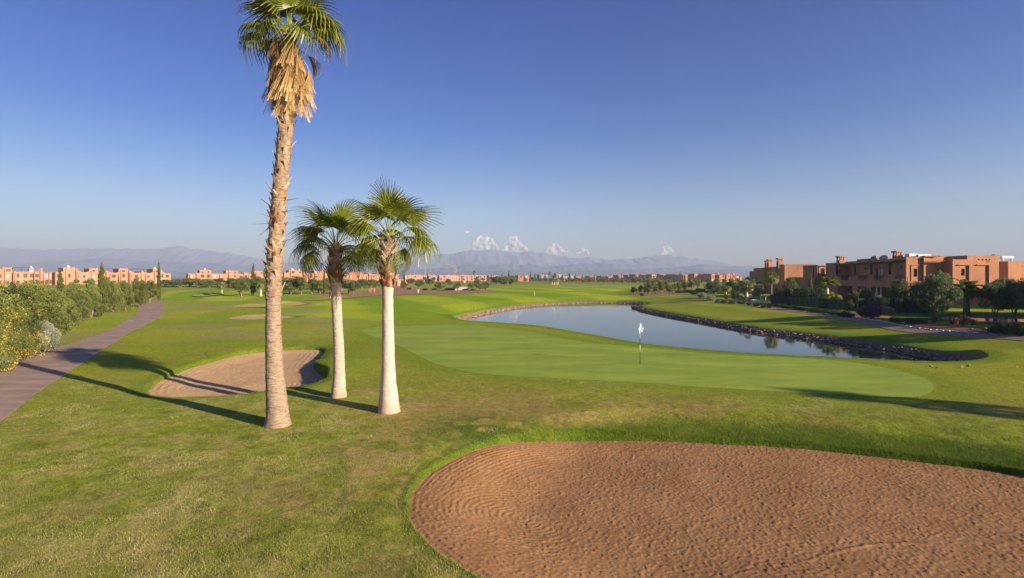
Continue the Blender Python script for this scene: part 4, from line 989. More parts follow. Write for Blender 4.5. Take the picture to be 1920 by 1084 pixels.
# --- first villa up the row
K0 = (73.1, 143.0); T = thing('courtyard_villa', 'plain terracotta villa with three slim chimneys, farthest of the large villas beside the pond', 'villa', (*K0, ZG)); mb = MB()
def al0(px): m = (px-960)/F; return (K0[0]-m*K0[1])/(m*S_[1]-S_[0])
L0 = al0(1400); hw = [((1480-1471)/F*143, (1485.5-1471)/F*143, 4.1, 6.1), ((1513-1471)/F*143, (1518-1471)/F*143, 4.3, 6.2)]
mb.panel(K0, (1,0), 7.9, ZG-.5, 8.1, [h for h in hw], .22, (0,-1))
for h in hw: window(T, K0, (1,0), (0,-1), *h, base=K0)
def seg(pa, pb, zt, d, dd=.0):
    a, b = sorted((al0(pa), al0(pb))); mb.obox(K0, S_, (-NRM[0],-NRM[1]), a, b, d, 9.0, ZG-.5, zt)
mb.obox(K0, S_, (-NRM[0],-NRM[1]), .02, al0(1461), .02, 7.7, ZG-.5, 8.1)
seg(1461.01, 1452, 7.2, .8); seg(1451.99, 1444, 7.6, .3); seg(1443.99, 1432, 7.7, 1.2); seg(1431.99, 1413, 7.5, .0); seg(1412.99, 1400, 6.6, .9)
part('wall', mb, M['terracotta'], T, world=True)
for px, d, s in ((1452,1.4,1.1),(1432.5,1.6,1.1),(1422,2.6,1.0)):
    q = al0(px); chimney(T, 'terracotta', K0[0]+S_[0]*q-NRM[0]*d, K0[1]+S_[1]*q-NRM[1]*d, 7.5, 1.15*s, 2.3*s)
b = MB(); b.box(K0[0]+.02+1.15, K0[0]+2.6, 142.9, 142.985, 1.0, 7.0)
# villas outside the frame on the sunny side, whose shade falls on the gardens
T = thing('courtyard_villa', 'two-storey terracotta villa beyond the edge of the frame, shading the garden lawn', 'villa', (60, 36, ZG)); mb = MB()
parapet_block(mb, (60, 33), (1,0), (0,1), 0, 14, 0, 9, ZG-.5, 7.4); parapet_block(mb, (61, 42.01), (1,0), (0,1), 0, 13, 0, 12, ZG-.5, 6.3)
part('wall', mb, M['terracotta'], T, world=True)
T = thing('courtyard_villa', 'terracotta villa outside the frame between the gardens and the low sun', 'villa', (78, 62, ZG)); mb = MB()
parapet_block(mb, (78, 62), (1,0), (0,1), 0, 13, 0, 14, ZG-.5, 7.6); part('wall', mb, M['terracotta'], T, world=True)

# ---------------------------------------------------------------- far terraces
def terrace(label, name, px0, px1, Y0, alpha, bays, mat, seed, depth=11, zb=0.0, group='distant pink villa rows', detail=True, cat='villa row'):
    al = math.radians(alpha); u = (math.cos(al), math.sin(al)); v = (-math.sin(al), math.cos(al)); nrm = (-v[0], -v[1])
    m0, m1 = (px0-960)/F, (px1-960)/F; o = (m0*Y0, Y0); W = (o[0]-m1*Y0)/(m1*u[1]-u[0])
    zb = Hs(o[0]+u[0]*W/2, o[1]+u[1]*W/2) if zb is None else zb
    T = thing(name, label, cat, (*o, zb), 0, group); mb = MB(); rg = random.Random(seed); wins = []; pgs = []; n = len(bays); tot = sum(b[0] for b in bays); a = 0
    for i, (bw, top, st, ex) in enumerate(bays):
        w_ = W*bw/tot; a1 = a+w_; back = st
        holes = []
        fl = [1.0, 4.2, 7.3]
        for fz in fl:
            if fz+1.7 > top: break
            nw = max(1, int(w_/3.4))
            for k in range(nw):
                if rg.random() < .16: continue
                c = a + w_*(k+.5)/nw; ww = min(w_/nw*.36, rg.choice([.55,.8,1.1])); hh = rg.choice([1.3,1.7,2.1])
                holes.append((c-ww, c+ww, fz+.2, min(top-.7, fz+.2+hh)))
        parapet_block(mb, o, u, v, a+.001*i, a1-.001, back, depth + .01*i, -1.0, top, front=holes, rec=.45)
        for h in holes: wins.append((back, h))
        if ex == 'p': pgs.append((a, a1, back, top))
        if ex == 'd': dish(T, (o[0]+u[0]*(a+w_*.5)+v[0]*(back+2.5), o[1]+u[1]*(a+w_*.5)+v[1]*(back+2.5), zb+top-.5), .8, al-1.2+rg.random())
        if ex == 'c': chimney(T, mat, o[0]+u[0]*(a+w_*.5)+v[0]*(back+3), o[1]+u[1]*(a+w_*.5)+v[1]*(back+3), zb+top, 1.1, 1.6)
        # little corner merlons and stub walls
        for q in (a+.3, a1-.9): mb.obox(o, u, v, q, q+.6, back+.02, back+.55, top+.001, top+.35)
        if rg.random() < .5: mb.obox(o, u, v, a+w_*.2, a+w_*.2+.5, back-.9, back-.01, -.5, top-.7+.3*rg.random())
        a = a1
    mb2 = MB(); mb2.v = [(x-o[0], y-o[1], z) for x, y, z in mb.v]; mb2.f = mb.f; mb2.m = mb.m
    part('wall', mb2, M[mat], T)
    if detail:
        for back, h in wins[:90]:
            w = MB(); w.obox((0,0), u, v, h[0]-.01, h[1]+.01, back+.30, back+.44, h[2]-.01, h[3]+.01); part('window', w, M['curtain' if rg.random() < .14 else 'glass'], T)
    for a0, a1, back, top in pgs:
        w = MB()
        for q in (a0+.2, a1-.3): w.obox((0,0), u, v, q, q+.15, back+.2, back+.35, top, top+2.2)
        w.obox((0,0), u, v, a0-.2, a1+.2, back+.1, back+3.0, top+2.2, top+2.36); part('pergola', w, M['wood_and_shade_dark'], T)
    return T
B = terrace
B('pink villa terrace behind the yellow-flowered bushes, farthest towards the road edge', 'villa_terrace', -70, 97, 262, 46,
  [(5,7.6,0,''),(3,9.6,1.5,'d'),(4,7.4,0,'p'),(2,8.6,.6,''),(4,9.6,2.5,''),(3,7.3,0,'p'),(3,7.4,.4,'p'),(2,9.2,2,'d'),(2,7.4,0,''),(1.2,7.9,-.5,'c'),(2.6,6.8,.8,''),(1,7.2,-.4,'')], 'pinkwall', 2)
B('small pale villa end showing between the two longest pink terraces', 'villa', 96.5, 102, 330, 46, [(1,7.6,0,'')], 'pinkwall2', 3, cat='villa')
B('long terracotta pink terrace with white dishes and dark pergolas, behind the paired cypresses', 'villa_terrace', 104, 321, 284, 52,
  [(2.2,7.3,0,''),(3.4,9.7,.8,'d'),(1,8.0,-.4,'c'),(3,7.4,.4,''),(2.6,9.5,.8,''),(2,7.3,.2,''),(.8,8.2,-.6,''),(3.6,7.2,.3,'p'),(3,9.6,1.2,'d'),(1,8,-.5,''),(3,7.2,.4,'p'),(.8,8.0,-.6,''),(3.4,7.2,.2,'p'),(2.4,9.4,1.2,'d'),(1.2,7.7,-.3,'c'),(2.6,6.9,.6,'')], 'pinkwall', 5)
B('coral villa terrace standing just beside the tallest palm trunk, behind small white-trunked palm', 'villa_terrace', 353, 523, 392, 38,
  [(2.2,7.2,0,''),(1.4,7.6,-.3,''),(3.6,9.8,.8,'d'),(2.2,7.3,.3,''),(2.6,7.2,0,'p'),(4,9.6,.6,'d'),(2,7.2,.3,''),(1.2,8.2,-.3,''),(2.4,7.4,.3,''),(3.4,9.6,.8,''),(3,7.3,.2,'p'),(2.4,9.3,.5,'')], 'pinkwall', 7)
B('rose coloured terrace with rooftop dishes seen through the trio of palms', 'villa_terrace', 533, 722, 398, 33,
  [(1.6,7.9,0,''),(3,9.9,.6,'d'),(2,9.6,1,'d'),(1.4,7.6,.3,'c'),(2.6,7.6,0,''),(3.4,9.7,.7,''),(2.4,7.8,.3,''),(3,9.0,.7,'p'),(2,7.6,.2,''),(2,7.2,0,''),(2.6,8.5,.5,'p'),(3,8.6,.4,''),(2.4,7.2,.2,''),(1,8.0,-.2,'c'),(2.6,7.0,.2,''),(1,7.8,-.2,'c'),(2.4,6.8,.3,'')], 'pinkwall', 9)
B('short pink villa end just past the whitewashed palm trunk', 'villa', 723, 748, 560, 22, [(2,7.2,0,''),(1,7.6,.3,'')], 'pinkwall2', 10, cat='villa')
B('low pink villa row with four pale chimneys, nearer the palms than the crane', 'villa_terrace', 758, 819, 600, 20, [(1.2,7,.5,''),(2,7.0,0,'c'),(1,7.4,-.3,''),(2,6.9,.2,'c'),(2,6.9,.4,'c'),(1,7.3,-.3,''),(2,6.8,.2,'c')], 'pinkwall2', 11)
B('pink villa row directly below the yellow crane', 'villa_terrace', 824, 912, 620, 18, [(1.6,7,.4,''),(2,7.1,0,'c'),(2,6.9,.4,''),(1.2,7.2,0,'c'),(2,6.9,.2,''),(1.4,7.1,.6,'c'),(2,6.9,.1,'')], 'pinkwall2', 12)
B('small red villa peeping above the olives past the crane', 'villa', 917, 935, 700, 18, [(1.2,6.8,.4,'c'),(1.2,7,0,'')], 'pinkwall2', 13, cat='villa')
B('orange villa fragments behind the cypresses on the fairway edge', 'villa', 972, 992, 560, 20, [(1.2,6.6,.4,'c'),(1.2,7.0,0,'')], 'redwall', 14, cat='villa')
B('pale grey unfinished building behind the line of cypresses', 'unfinished_building', 1012, 1028, 760, 20, [(1,8.6,0,''),(1.2,8.0,.5,'')], 'greywall', 15, group=None, cat='building')
B('grey brown unfinished building between the fairway palm and a dark cypress', 'unfinished_building', 1044, 1056, 740, 20, [(1.3,9.0,0,'')], 'greywall', 16, group=None, cat='building')
B('low pale block behind trees, past the grey brown building', 'building', 1057, 1076, 760, 20, [(1,6.6,0,''),(1,7.2,.4,'')], 'greywall', 17, group=None, cat='building')
FR_ = [(1080,1105,840,'first'),(1106,1128,800,'second'),(1127,1141,770,'third'),(1141,1160,760,'fourth'),(1159,1178,700,'fifth'),(1178,1191,680,'sixth'),(1191,1208,660,'seventh'),(1209,1223,640,'eighth'),(1222,1244,600,'ninth'),(1244,1266,580,'tenth'),(1266,1282,570,'eleventh'),(1281,1303,560,'twelfth'),(1302,1318,560,'thirteenth'),(1317,1335,560,'fourteenth'),(1334,1350,550,'fifteenth'),(1349,1364,550,'sixteenth'),(1364,1378,560,'seventeenth'),(1377,1391,570,'eighteenth')]
for i, (a, b, Y, w) in enumerate(FR_):
    rg = random.Random(i+40); hgt = 6.6 + 1.2*rg.random() + (.6 if 4 <= i <= 16 else -.6)
    B('%s red earth villa of the far row, counting from the unfinished grey buildings' % w, 'villa', a, b, Y, 24+6*rg.random(), [(1.4,hgt,0,''),(1.6,hgt-.7*rg.random(),.8,'c' if rg.random() < .3 else ''),(1.0,hgt+.3*rg.random(),.1,'')], 'redwall', 60+i, depth=10+4*rg.random(), group='far villa row behind the orchard', cat='villa')
# ---------------------------------------------------------------- planting
R_ = random.Random(21)
BR = 'olive trees and bushes beside the cart path'
# left border, near to far
tpx('olive_bush', 'bushO0', -60, 690, 520, 'big olive bush outside the frame behind the flowering broom', 'bush', BR, w=230)
tpx('olive_bush', 'bushO1', 28, 655, 527, 'big bushy olive rising behind the yellow-flowered broom', 'bush', BR, w=150)
tpx('olive_bush', 'bushO2', 82, 643, 531, 'dense olive bush beside the pale silver shrub', 'bush', BR, w=110)
tpx('olive_bush', 'bushO0', 60, 622, 522, 'olive bush whose top stands against the pink terrace', 'bush', BR, w=110)
tpx('olive_bush', 'bushO1', 128, 618, 556, 'low spreading olive bush at the end of the dense border', 'bush', BR, w=60)
tpx('olive_tree', 'bushO2', 150, 602, 541, 'olive tree leaning against the darker round one', 'tree', BR, w=46)
tpx('olive_tree', 'olive1', 171, 596, 533, 'round dark olive tree with visible forked trunk, before the ragged cypress', 'tree', BR, w=44)
tpx('olive_tree', 'bushO0', 212, 585, 523, 'full olive tree just past the ragged cypress', 'tree', BR, w=46)
tpx('olive_tree', 'bushO1', 236, 582, 525, 'olive tree behind the thin sapling', 'tree', BR, w=44)
tpx('olive_tree', 'bushO2', 262, 576, 519, 'tallest olive tree near the crest of the cart path', 'tree', BR, w=44)
tpx('olive_tree', 'olive2', 280, 568, 524, 'last olive tree before the slim cypress at the path crest', 'tree', BR, w=34)
tpx('olive_tree', 'oliveS0', 140, 575, 528, 'olive tree behind the border, between the two cypresses', 'tree', BR, w=36)
tpx('olive_tree', 'oliveS1', 195, 556, 519, 'olive tree half hidden behind the ragged cypress', 'tree', BR, w=36)
tpx('olive_tree', 'oliveS2', 170, 548, 520, 'small olive tree standing nearer the terracotta terrace', 'tree', BR, w=24)
tpx('olive_bush', 'oliveF0', 100, 534, 526, 'low dark hedge bush by the foot of the pink terrace', 'bush', BR, w=26)
tpx('olive_bush', 'oliveF1', 141, 534, 523, 'small round bush before the terracotta terrace', 'bush', BR, w=15)
cyp(1, 191, 594, 489, 'ragged cypress, tallest in the border', 'cypresses', .85)
cyp(1, 113, 552, 502, 'shorter brownish cypress in front of the terrace end', 'cypresses', 1.0)
cyp(0, 298, 566, 488, 'slim dark cypress at the crest of the cart path', 'cypresses', .75)
cyp(0, 222, 580, 510, 'thin sparse sapling cypress among the border olives', 'cypresses', .5)
# flowering broom and silver shrubs
def broom(px, pb, pt, w, label, flow=1.0, seed=1):
    X, Y, z = G(px, pb); h = (pb-pt)/F*Y; rad = w/F*Y/2
    T = thing('broom_bush', label, 'bush', (X, Y, z-.03), 0, 'flowering broom bushes'); lb = lobes_for(seed, rad*.8, h*.15, h*.85, 22, h*.17)
    link('crown', cloud_mesh('crown', M['olive'], lb, 15000, .13, .014, seed, .30, gfreq=2.5, up=.8), T)
    st = limbs(seed, lb, h*.35, 5, .035); part('stem', st, M['bark'], T)
    V, Fq, va = leaf_cloud([(a, b, c+.03, d*1.04, e*1.04, f*1.04) for a, b, c, d, e, f in lb], int(1500*flow), .055, .045, seed+9, .55, 1.4, shell=.9)
    link('blossom', mesh_from('blossom', V, Fq, M['yellowflower'], None, False, {'var': ('FLOAT','POINT',va)}), T)
broom(12, 694, 552, 110, 'yellow-flowered broom bush filling the corner beside the cart path', 1.2, 5)
broom(46, 676, 590, 46, 'smaller yellow broom leaning on the silver shrub', 1.0, 6)
broom(-70, 740, 560, 130, 'yellow broom bush growing outside the frame by the path', .8, 7)
tpx('silver_shrub', 'silver0', 78, 664, 600, 'pale silver-leaved shrub at the edge of the cart path', 'shrub', 'silver shrubs', w=66)
tpx('silver_shrub', 'silver1', 10, 694, 640, 'greyish shrub under the corner broom', 'shrub', 'silver shrubs', w=50)

# middle distance
MD = 'olives of the far tree line'
for i, (px, pb, pt, w, l) in enumerate([(338,538.5,522,30,''),(356,538,521.5,26,''),(372,538.5,521,26,''),(388,537.5,522,24,''),(408,538.5,521,28,''),(392,540,523,20,''),(430,538,521.5,20,''),(440,540,521,26,''),(325,537.5,524,24,''),(460,540,519,30,''),(480,542,518,30,''),(498,541,521,24,''),(512,543,519,24,''),(310,537,524,24,''),(530,549,521,26,''),(545,552,519,34,''),(564,552,517,34,''),(600,551,524,30,''),(585,551,522,26,''),(618,549,520,26,''),(640,545,521,26,''),(655,551,522,24,''),(662,552,526,22,''),(678,541,522,26,''),(695,540,523,24,''),(707,539,524,22,''),(720,538,525,20,'')]):
    tree_name = 'olive_tree'
    tpx(tree_name, 'oliveS%d' % (i % 3), px, pb, pt, 'grey-green olive in the tree line under the pink terraces', 'tree', MD, w=w*1.3)
tpx('olive_tree', 'olive3', 452, 556.5, 521, 'broad pale olive tree alone on the fairway beside the tallest palm trunk', 'tree', MD, w=36)
cyp(1, 475, 554, 492, 'tall thin cypress touching the pink terrace roof, next to the broad olive', 'cypresses', .8)
cyp(0, 428, 539, 511, 'short dark cypress in front of the coral terrace', 'cypresses', .9)
cyp(0, 608, 553, 504, 'dark cypress between the tallest and the middle palm', 'cypresses', .8)
cyp(2, 590, 540, 510, 'small cypress behind the olives between the palms', 'cypresses', .6)
for i, (px, pb, pt) in enumerate(((581,536,516),(672,533,515),(687,533,516),(697,533,515),(758,533,508),(801,532,513),(1166,531,512))): cyp(2, px, pb, pt, 'small dark cypress against the pink villas of the far terraces', 'small far cypresses', .8)
ppx('a', 416, 551.5, 523, 'young fan palm with white trunk by the small far bunker', 'young fan palms', .8)
ppx('a', 489, 555, 520, 'young fan palm with white trunk close beside the tallest palm', 'young fan palms', .8)
ppx('b', 500, 540, 500, 'fan palm crown peeking out behind the tallest palm trunk', 'young fan palms', .7)
ppx('b', 889.5, 529, 506, 'tall slim fan palm standing before the villas past the crane', 'young fan palms', .55)
ppx('a', 895.5, 528.5, 516.5, 'short fan palm next to the tall slim one', 'young fan palms', .8)
ppx('b', 854.5, 526, 511.5, 'fan palm in front of the crane mast', 'young fan palms', .7)
ppx('c', 525, 556, 540, 'low white-trunked palm sprout behind the tallest palm', 'young fan palms', .8)
for i, (px, pb, pt) in enumerate(((1035.5,534,517),(1039.5,534,510),(1044,534,517),(1046.5,533.5,517.5))): ppx('a', px, pb, pt, ['first and leaning','tallest','third','last and shortest'][i] + ' fan palm of the little cluster on the far fairway', 'fairway palm cluster', .62)
ppx('b', 1030.5, 529, 508, 'fan palm behind the fairway cluster', 'young fan palms', .6)
G2 = 'olives on the dry mound'
for px, pb, pt, w, l in [(757,542.5,527,16,'first olive on the dry mound past the palms'),(770,534,522,20,'second olive on the mound, set back'),(786,540.5,523,20,'third olive on the mound, behind the green post'),(806,536,522,22,'round olive in the mound centre'),(825,544.5,527,22,'spreading olive left of the white wall'.replace('left of','beside')),(842,537,522,18,'olive behind the shaded wall'),(858,545.5,527,18,'olive whose trunk crosses the white wall'),(882,541.5,530,16,'small olive past the white wall'),(894,541,524,18,'olive behind the pair at the mound tip'),(901,545,529,18,'first olive at the mound tip'),(911,544.5,527,16,'last olive at the mound tip')]:
    tpx('olive_tree', 'oliveS%d' % R_.randrange(3), px, pb, pt, l, 'tree', G2, w=w)
for px, pb, w in [(768,543,14),(797,544,16),(815,543.5,14),(873,545,16),(838,544,10),(886,545,12)]:
    tpx('low_shrub', 'hedge%d' % R_.randrange(2), px, pb, pb-4, 'low dark shrub on the dry mound', 'shrub', 'low shrubs on the dry mound', w=w)
# trees behind / beyond
for i in range(9):
    px = 925 + i*5.2; tpx('olive_tree', 'oliveS%d' % (i % 3), px, 531+R_.random()*2, 516+R_.random()*3, 'grey-green olive in the dense grove past the dry mound', 'tree', 'dense grove past the dry mound', w=13+R_.random()*4)
for i in range(3): tpx('olive_tree', 'oliveS%d' % i, 941+i*9, 536, 519.5, ['first','second','last'][i] + ' of three bigger olives at the front of the grove', 'tree', 'dense grove past the dry mound', w=17)
for i in range(52):
    px = 800 + i*11.5 + R_.uniform(-4,4) if i < 16 else 975 + (i-16)*7.6 + R_.uniform(-3,3); pb = 526.6 + R_.random()*1.5 + (1 if i >= 16 else 0)
    tpx('orchard_tree', 'oliveF%d' % (i % 2), px, pb, pb-6.5-R_.random()*2.5, 'small tree in the long far line at the end of the fairway', 'tree', 'far line of small trees', w=9+R_.random()*4)
for i in range(40):
    px = 1062 + i*4.9 + R_.uniform(-1,1); pb = 529.8 + (px-1062)*.012 + R_.random()*.4
    tpx('orchard_tree', 'oliveF%d' % (i % 2), px, pb, pb-7.2-R_.random()*1.3, 'small round olive in the orchard row before the far red villas', 'tree', 'orchard row', w=6.6)
CY = [(921,530,513),(941,529,512),(954,529,507),(959,532,517),(994.5,527,509),(1003,527,510),(1010.5,527,512),(1017,526,511),(1022,527,511),(1027.5,526,513),(1054.5,528,512),(1067,527,511),(1068.5,527,512),(1074,526,514),(1079,526,514),(1050,526,514),(1092,526,515),(1114.5,527,514),(1237,531,515),(1255,531,514),(1258.5,531,515),(1284,531,514),(1312,532,514.5),(1315.5,532,515.5),(1214,530,516)]
for i, (px, pb, pt) in enumerate(CY): cyp(2, px, pb, pt, 'thin dark cypress in the broken line along the fairway end', 'far cypresses', 1.0)
ppx('b', 1276, 524, 508.5, 'single palm rising above the far red villas', 'young fan palms', .5)
# clump beyond the pond on red earth
OC = [(1189,552,536,17),(1203,552.5,533,17),(1215,549,527,24),(1216,553.5,533,20),(1229,551.5,530,20),(1240,551,527,18),(1239,548,525,22),(1256,552.5,532,22),(1262,551,531,20),(1274,548,528,20),(1283,546,527,18),(1297,544,526,20),(1308,541,524,14),(1250,545,526,20),(1225,545,526,18)]
ORD = ['first','second','third','fourth','fifth','sixth','seventh','eighth','ninth','tenth','eleventh','twelfth','thirteenth','fourteenth','fifteenth']
for i, (px, pb, pt, w) in enumerate(sorted(OC)): tpx('olive_tree', 'olive%d' % (i % 4) if i % 2 else 'oliveS%d' % (i % 3), px, pb, pt, '%s olive of the clump on red earth beyond the pond, counting from the small pond' % ORD[i], 'tree', 'olive clump beyond the pond', w=w)
for i in range(14):
    px = 1190+i*15+R_.uniform(-4,4); tpx('olive_tree', 'oliveF%d' % (i % 2), px, 531.5+R_.random()*1.5, 521+R_.random()*2, 'rounded olive between the far red villas and the pond clump', 'tree', 'olives before the far red villas', w=14)
tpx('low_shrub', 'hedge0', 1203, 555, 549, 'small bright shrub at the foot of the pond clump', 'shrub', w=10)

# garden planting on the villa side
def g(nm, key, px, pb, pt, w, label, cat='shrub', group=None): return tpx(nm, key, px, pb, pt, label, cat, group, w=w)
for px, pb, pt, w, l in [(1272,549.5,543.5,20,'dark spreading juniper mat nearest the olive clump'),(1290,548,543,26,'dark spreading juniper mat behind the path bend'),(1300,552,546,18,'dark low mat at the bend of the garden path')]: g('low_shrub','hedge0',px,pb,pt,w,l)
g('silver_shrub','silver1',1309,548,539.5,16,'rounded grey shrub near the bend of the garden path')
g('garden_shrub','dark0',1317,549,541,18,'dark green shrub behind the bend')
g('silver_shrub','silver0',1318,559.5,548,26,'dark silvery mound at the bend of the garden path')
g('silver_shrub','silver1',1336,564,553,34,'pale silvery mound beside the path, before the yellow bush')
g('olive_tree','dark0',1341,553,526.5,34,'dark broad olive tree next to the clipped hedge','tree')
g('olive_tree','olive1',1327,548,530,20,'olive at the garden end, above the silvery mounds','tree')
g('olive_tree','olive2',1382,551,528,24,'pale olive behind the black pergola frame','tree')
g('olive_tree','olive3',1396,556,526,20,'olive beside the black pergola frame','tree')
g('olive_tree','olive0',1425,560,532,22,'pale olive between pergola frame and screen fence','tree')
g('olive_tree','olive0',1412,552,527,22,'olive right behind the orange flowers'.replace('right ',''),'tree')
g('olive_tree','olive2',1366,546,527,20,'olive behind the clipped hedge','tree')
g('yellow_bush','yel0',1363,562,551,14,'round yellow-green bush before the white palm trunk')
g('garden_shrub','dark1',1377,563,548,18,'dark shrub between the yellow bush and the pergola frame')
ppx('a', 1361, 558, 526, 'fan palm with white ringed trunk standing before the clipped hedge', 'garden palms', .9)
for i, (px, pb, w) in enumerate(((1345,568,14),(1356,569,16),(1372,570,20),(1390,571,18),(1404,573,14),(1418,575,16),(1432,577,16),(1443,578,12))): g('low_shrub','hedge%d' % (i % 2),px,pb,pb-7,w,'%s low dark shrub of the bed along the garden path, from the bend' % ORD[i],'shrub','path bed shrubs')
ppx('a', 1400, 562, 514, 'yellowish fan palm in front of the villa with slim chimneys', 'garden palms', .9)
ppx('b', 1446, 566, 507, 'broad crowned fan palm at the corner of the slim-chimney villa', 'garden palms', .95)
ppx('a', 1418, 556, 515, 'bluish fan palm between the yellowish and the broad crowned one', 'garden palms', .8)
g('olive_tree','yel1',1483,566,519,36,'sunlit pale olive against the plain villa wall','tree')
g('flower_vine','dark1',1519,566,510,9,'slim climbing shrub at the corner of the plain villa')
for i, (px, pb, pt, w) in enumerate([(1458,570,540,30),(1478,571,541,30),(1498,572,539,34),(1518,573,537,34),(1538,575,538,34),(1470,567,532,26)]): g('dark_shrub','hedge%d' % (i % 2),px,pb,pt,w,'%s dark shrub massed behind the screen fence, from the pool garden' % ORD[i],'shrub','dark shrubs behind the fence')
g('lime_bush','lime',1559,579,547,40,'bright lime green bush above the screen fence')
g('olive_tree','yel0',1600,584,545,40,'pale sunlit bush before the loggia','bush'); g('olive_tree','yel1',1620,584,540,34,'taller pale sunlit bush before the loggia','bush')
g('garden_shrub','dark0',1646,588,553,36,'dark green bush below the folded umbrellas')
X, Y, z = G(1551, 573); s = (573-521)/F*Y
o = thing('feather_palm', 'feather palm with arching yellow-green fronds before the balcony villa', 'palm tree', (X, Y, z)); 
link('crown', feather(5, 16, s*.74, s*.46, el0=25, el1=80), o); tb = MB().tube([(0,0,-.2),(0,0,s*.3),(0,0,s*.55),(0,0,s*.76)], [.3,.26,.2,.1], 12); part('trunk', tb, M['paleplaster'], o, smooth=True)
X, Y, z = G(1812, 594); s = (594-515)/F*Y
o = thing('date_palm', 'date palm with stiff dark fronds between the two garden olives', 'palm tree', (X, Y, z)); link('crown', feather(6, 26, s*.66, s*.36, 'palm', -15, 80, .3), o)
tb = MB().tube([(0,0,-.2),(0,0,s*.3),(0,0,s*.67)], [.34,.28,.26], 12); part('trunk', tb, M['bark'], o, smooth=True)
g('flowering_bush','dark1',1623,596,573,38,'rounded bush under the purple bougainvillea')
X, Y, z = G(1632, 597)
T = thing('bougainvillea', 'purple flowering bougainvillea at the corner of the screen fence', 'bush', (X, Y, z)); lb = lobes_for(77, .75, .4, 1.1, 12, .42)
link('crown', cloud_mesh('crown', M['hedge'], lb, 3000, .12, .06, 7, .3), T); V, Fq, va = leaf_cloud(lb, 3500, .09, .06, 8, .42, 1.6, shell=.85); link('blossom', mesh_from('blossom', V, Fq, M['purple'], None, False, {'var': ('FLOAT','POINT',va)}), T)
part('stem', limbs(7, lb, .4, 3, .03), M['bark'], T)
g('silver_shrub','silver0',1597,592,583,20,'small blue-grey mound beside the bougainvillea')
g('silver_shrub','silver1',1660,590,573,40,'wide blue-green mound past the bougainvillea'); 
g('olive_tree','yel1',1688,583,523,52,'yellowish tree covering the villa corner','tree')
g('olive_tree','yel0',1727,584,528,44,'pale bushy tree in front of the sunlit wall','tree')
g('olive_tree','dark0',1750,600,511,88,'large silvery olive tree with forked trunk on the garden lawn','tree')
g('olive_tree','yel0',1768,588,506,50,'light green tree rising behind the large garden olive','tree')
g('olive_tree','dark1',1866,597,526,62,'large dark olive beside the pool','tree')
g('olive_tree','dark0',1902,592,520,60,'dark olive at the edge of the frame behind the pool','tree')
g('olive_tree','yel1',1880,580,521,50,'yellow-green tree behind the dark olives','tree')
g('olive_tree','dark1',1940,600,520,70,'dark olive just outside the frame','tree')
for i, (px, pb, w) in enumerate(((1675,604,24),(1692,605,26),(1710,606,26),(1728,607,22))): g('low_hedge','hedge%d' % (i % 2),px,pb,pb-11,w,'%s bush of the clipped dark hedge along the lawn' % ORD[i],'hedge','clipped bushes along the lawn')
for i, (px, pb, w) in enumerate(((1868,624,30),(1890,627,34),(1912,629,30),(1932,630,30),(1880,617,26),(1902,620,26))): g('garden_shrub','hedge%d' % (i % 2),px,pb,pb-17,w,'%s rounded dark shrub by the pool end of the garden path' % ORD[i],'shrub','shrubs by the pool')
for i, (px, pb, pt) in enumerate(((1752,607,593),(1790,613,596),(1807,612,592),(1824,615,599))):
    X, Y, z = G(px, pb); h = (pb-pt)/F*Y; lb = lobes_for(90+i, h*.35, h*.3, h*.9, 8, h*.2)
    T = thing('rose_bush', '%s dark red rose bush in the bed before the pool' % ORD[i], 'bush', (X, Y, z), 0, 'rose bushes'); link('crown', cloud_mesh('crown', M['hedge'], lb, 900, .07, .04, 9+i, .4), T)
    V, Fq, va = leaf_cloud(lb, 110, .11, .10, 18+i, .3, 1.6, shell=.9); link('blossom', mesh_from('blossom', V, Fq, M['redflower'], None, False, {'var': ('FLOAT','POINT',va)}), T); part('stem', limbs(i, lb, h*.3, 3, .015), M['bark'], T)
X, Y, z = G(1413, 557); lb = lobes_for(88, 1.0, .5, 1.9, 12, .5)
T = thing('flowering_bush', 'orange flowering bush inside the black pergola frame', 'bush', (X, Y, z)); link('crown', cloud_mesh('crown', M['hedge'], lb, 2500, .16, .08, 17, .3), T)
V, Fq, va = leaf_cloud(lb, 900, .16, .12, 18, .42, 1.6, shell=.9); link('blossom', mesh_from('blossom', V, Fq, M['orangeflower'], None, False, {'var': ('FLOAT','POINT',va)}), T); part('stem', limbs(3, lb, .5, 3, .03), M['bark'], T)
for i in range(16):
    px = 1452+i*9.5; X, Y, z = G(px, 575+i*1.35); 
    tree('flowering_plant', 'hedge%d' % (i % 2), X, Y, .42+.3*R_.random(), 1.2, 'low straggly plant in the red bed at the foot of the screen fence', 'plant', 'plants at the fence foot')
# palms and trees outside the frame that cast the shadows on the green and on the bank
X, Y = 31.5, 9.2; T = thing('fan_palm', 'fan palm outside the frame, whose shadow crosses the putting green', 'palm tree', (X, Y, Hs(X, Y))); cr, tm, top = PP['b']; T.scale = (.8,.8,1.15); link('crown', cr, T); link('trunk', tm, T)
for i, (X, Y, h) in enumerate(((47,44,5.5),(52,38,5),(44,36,4.4),(57,52,6),(58,28,5),(49,24,4.5))): tree('olive_tree', 'dark%d' % (i % 2), X, Y, h, 1.2, '%s garden olive outside the frame, beyond the pool' % ORD[i], 'tree', 'garden olives outside the frame')
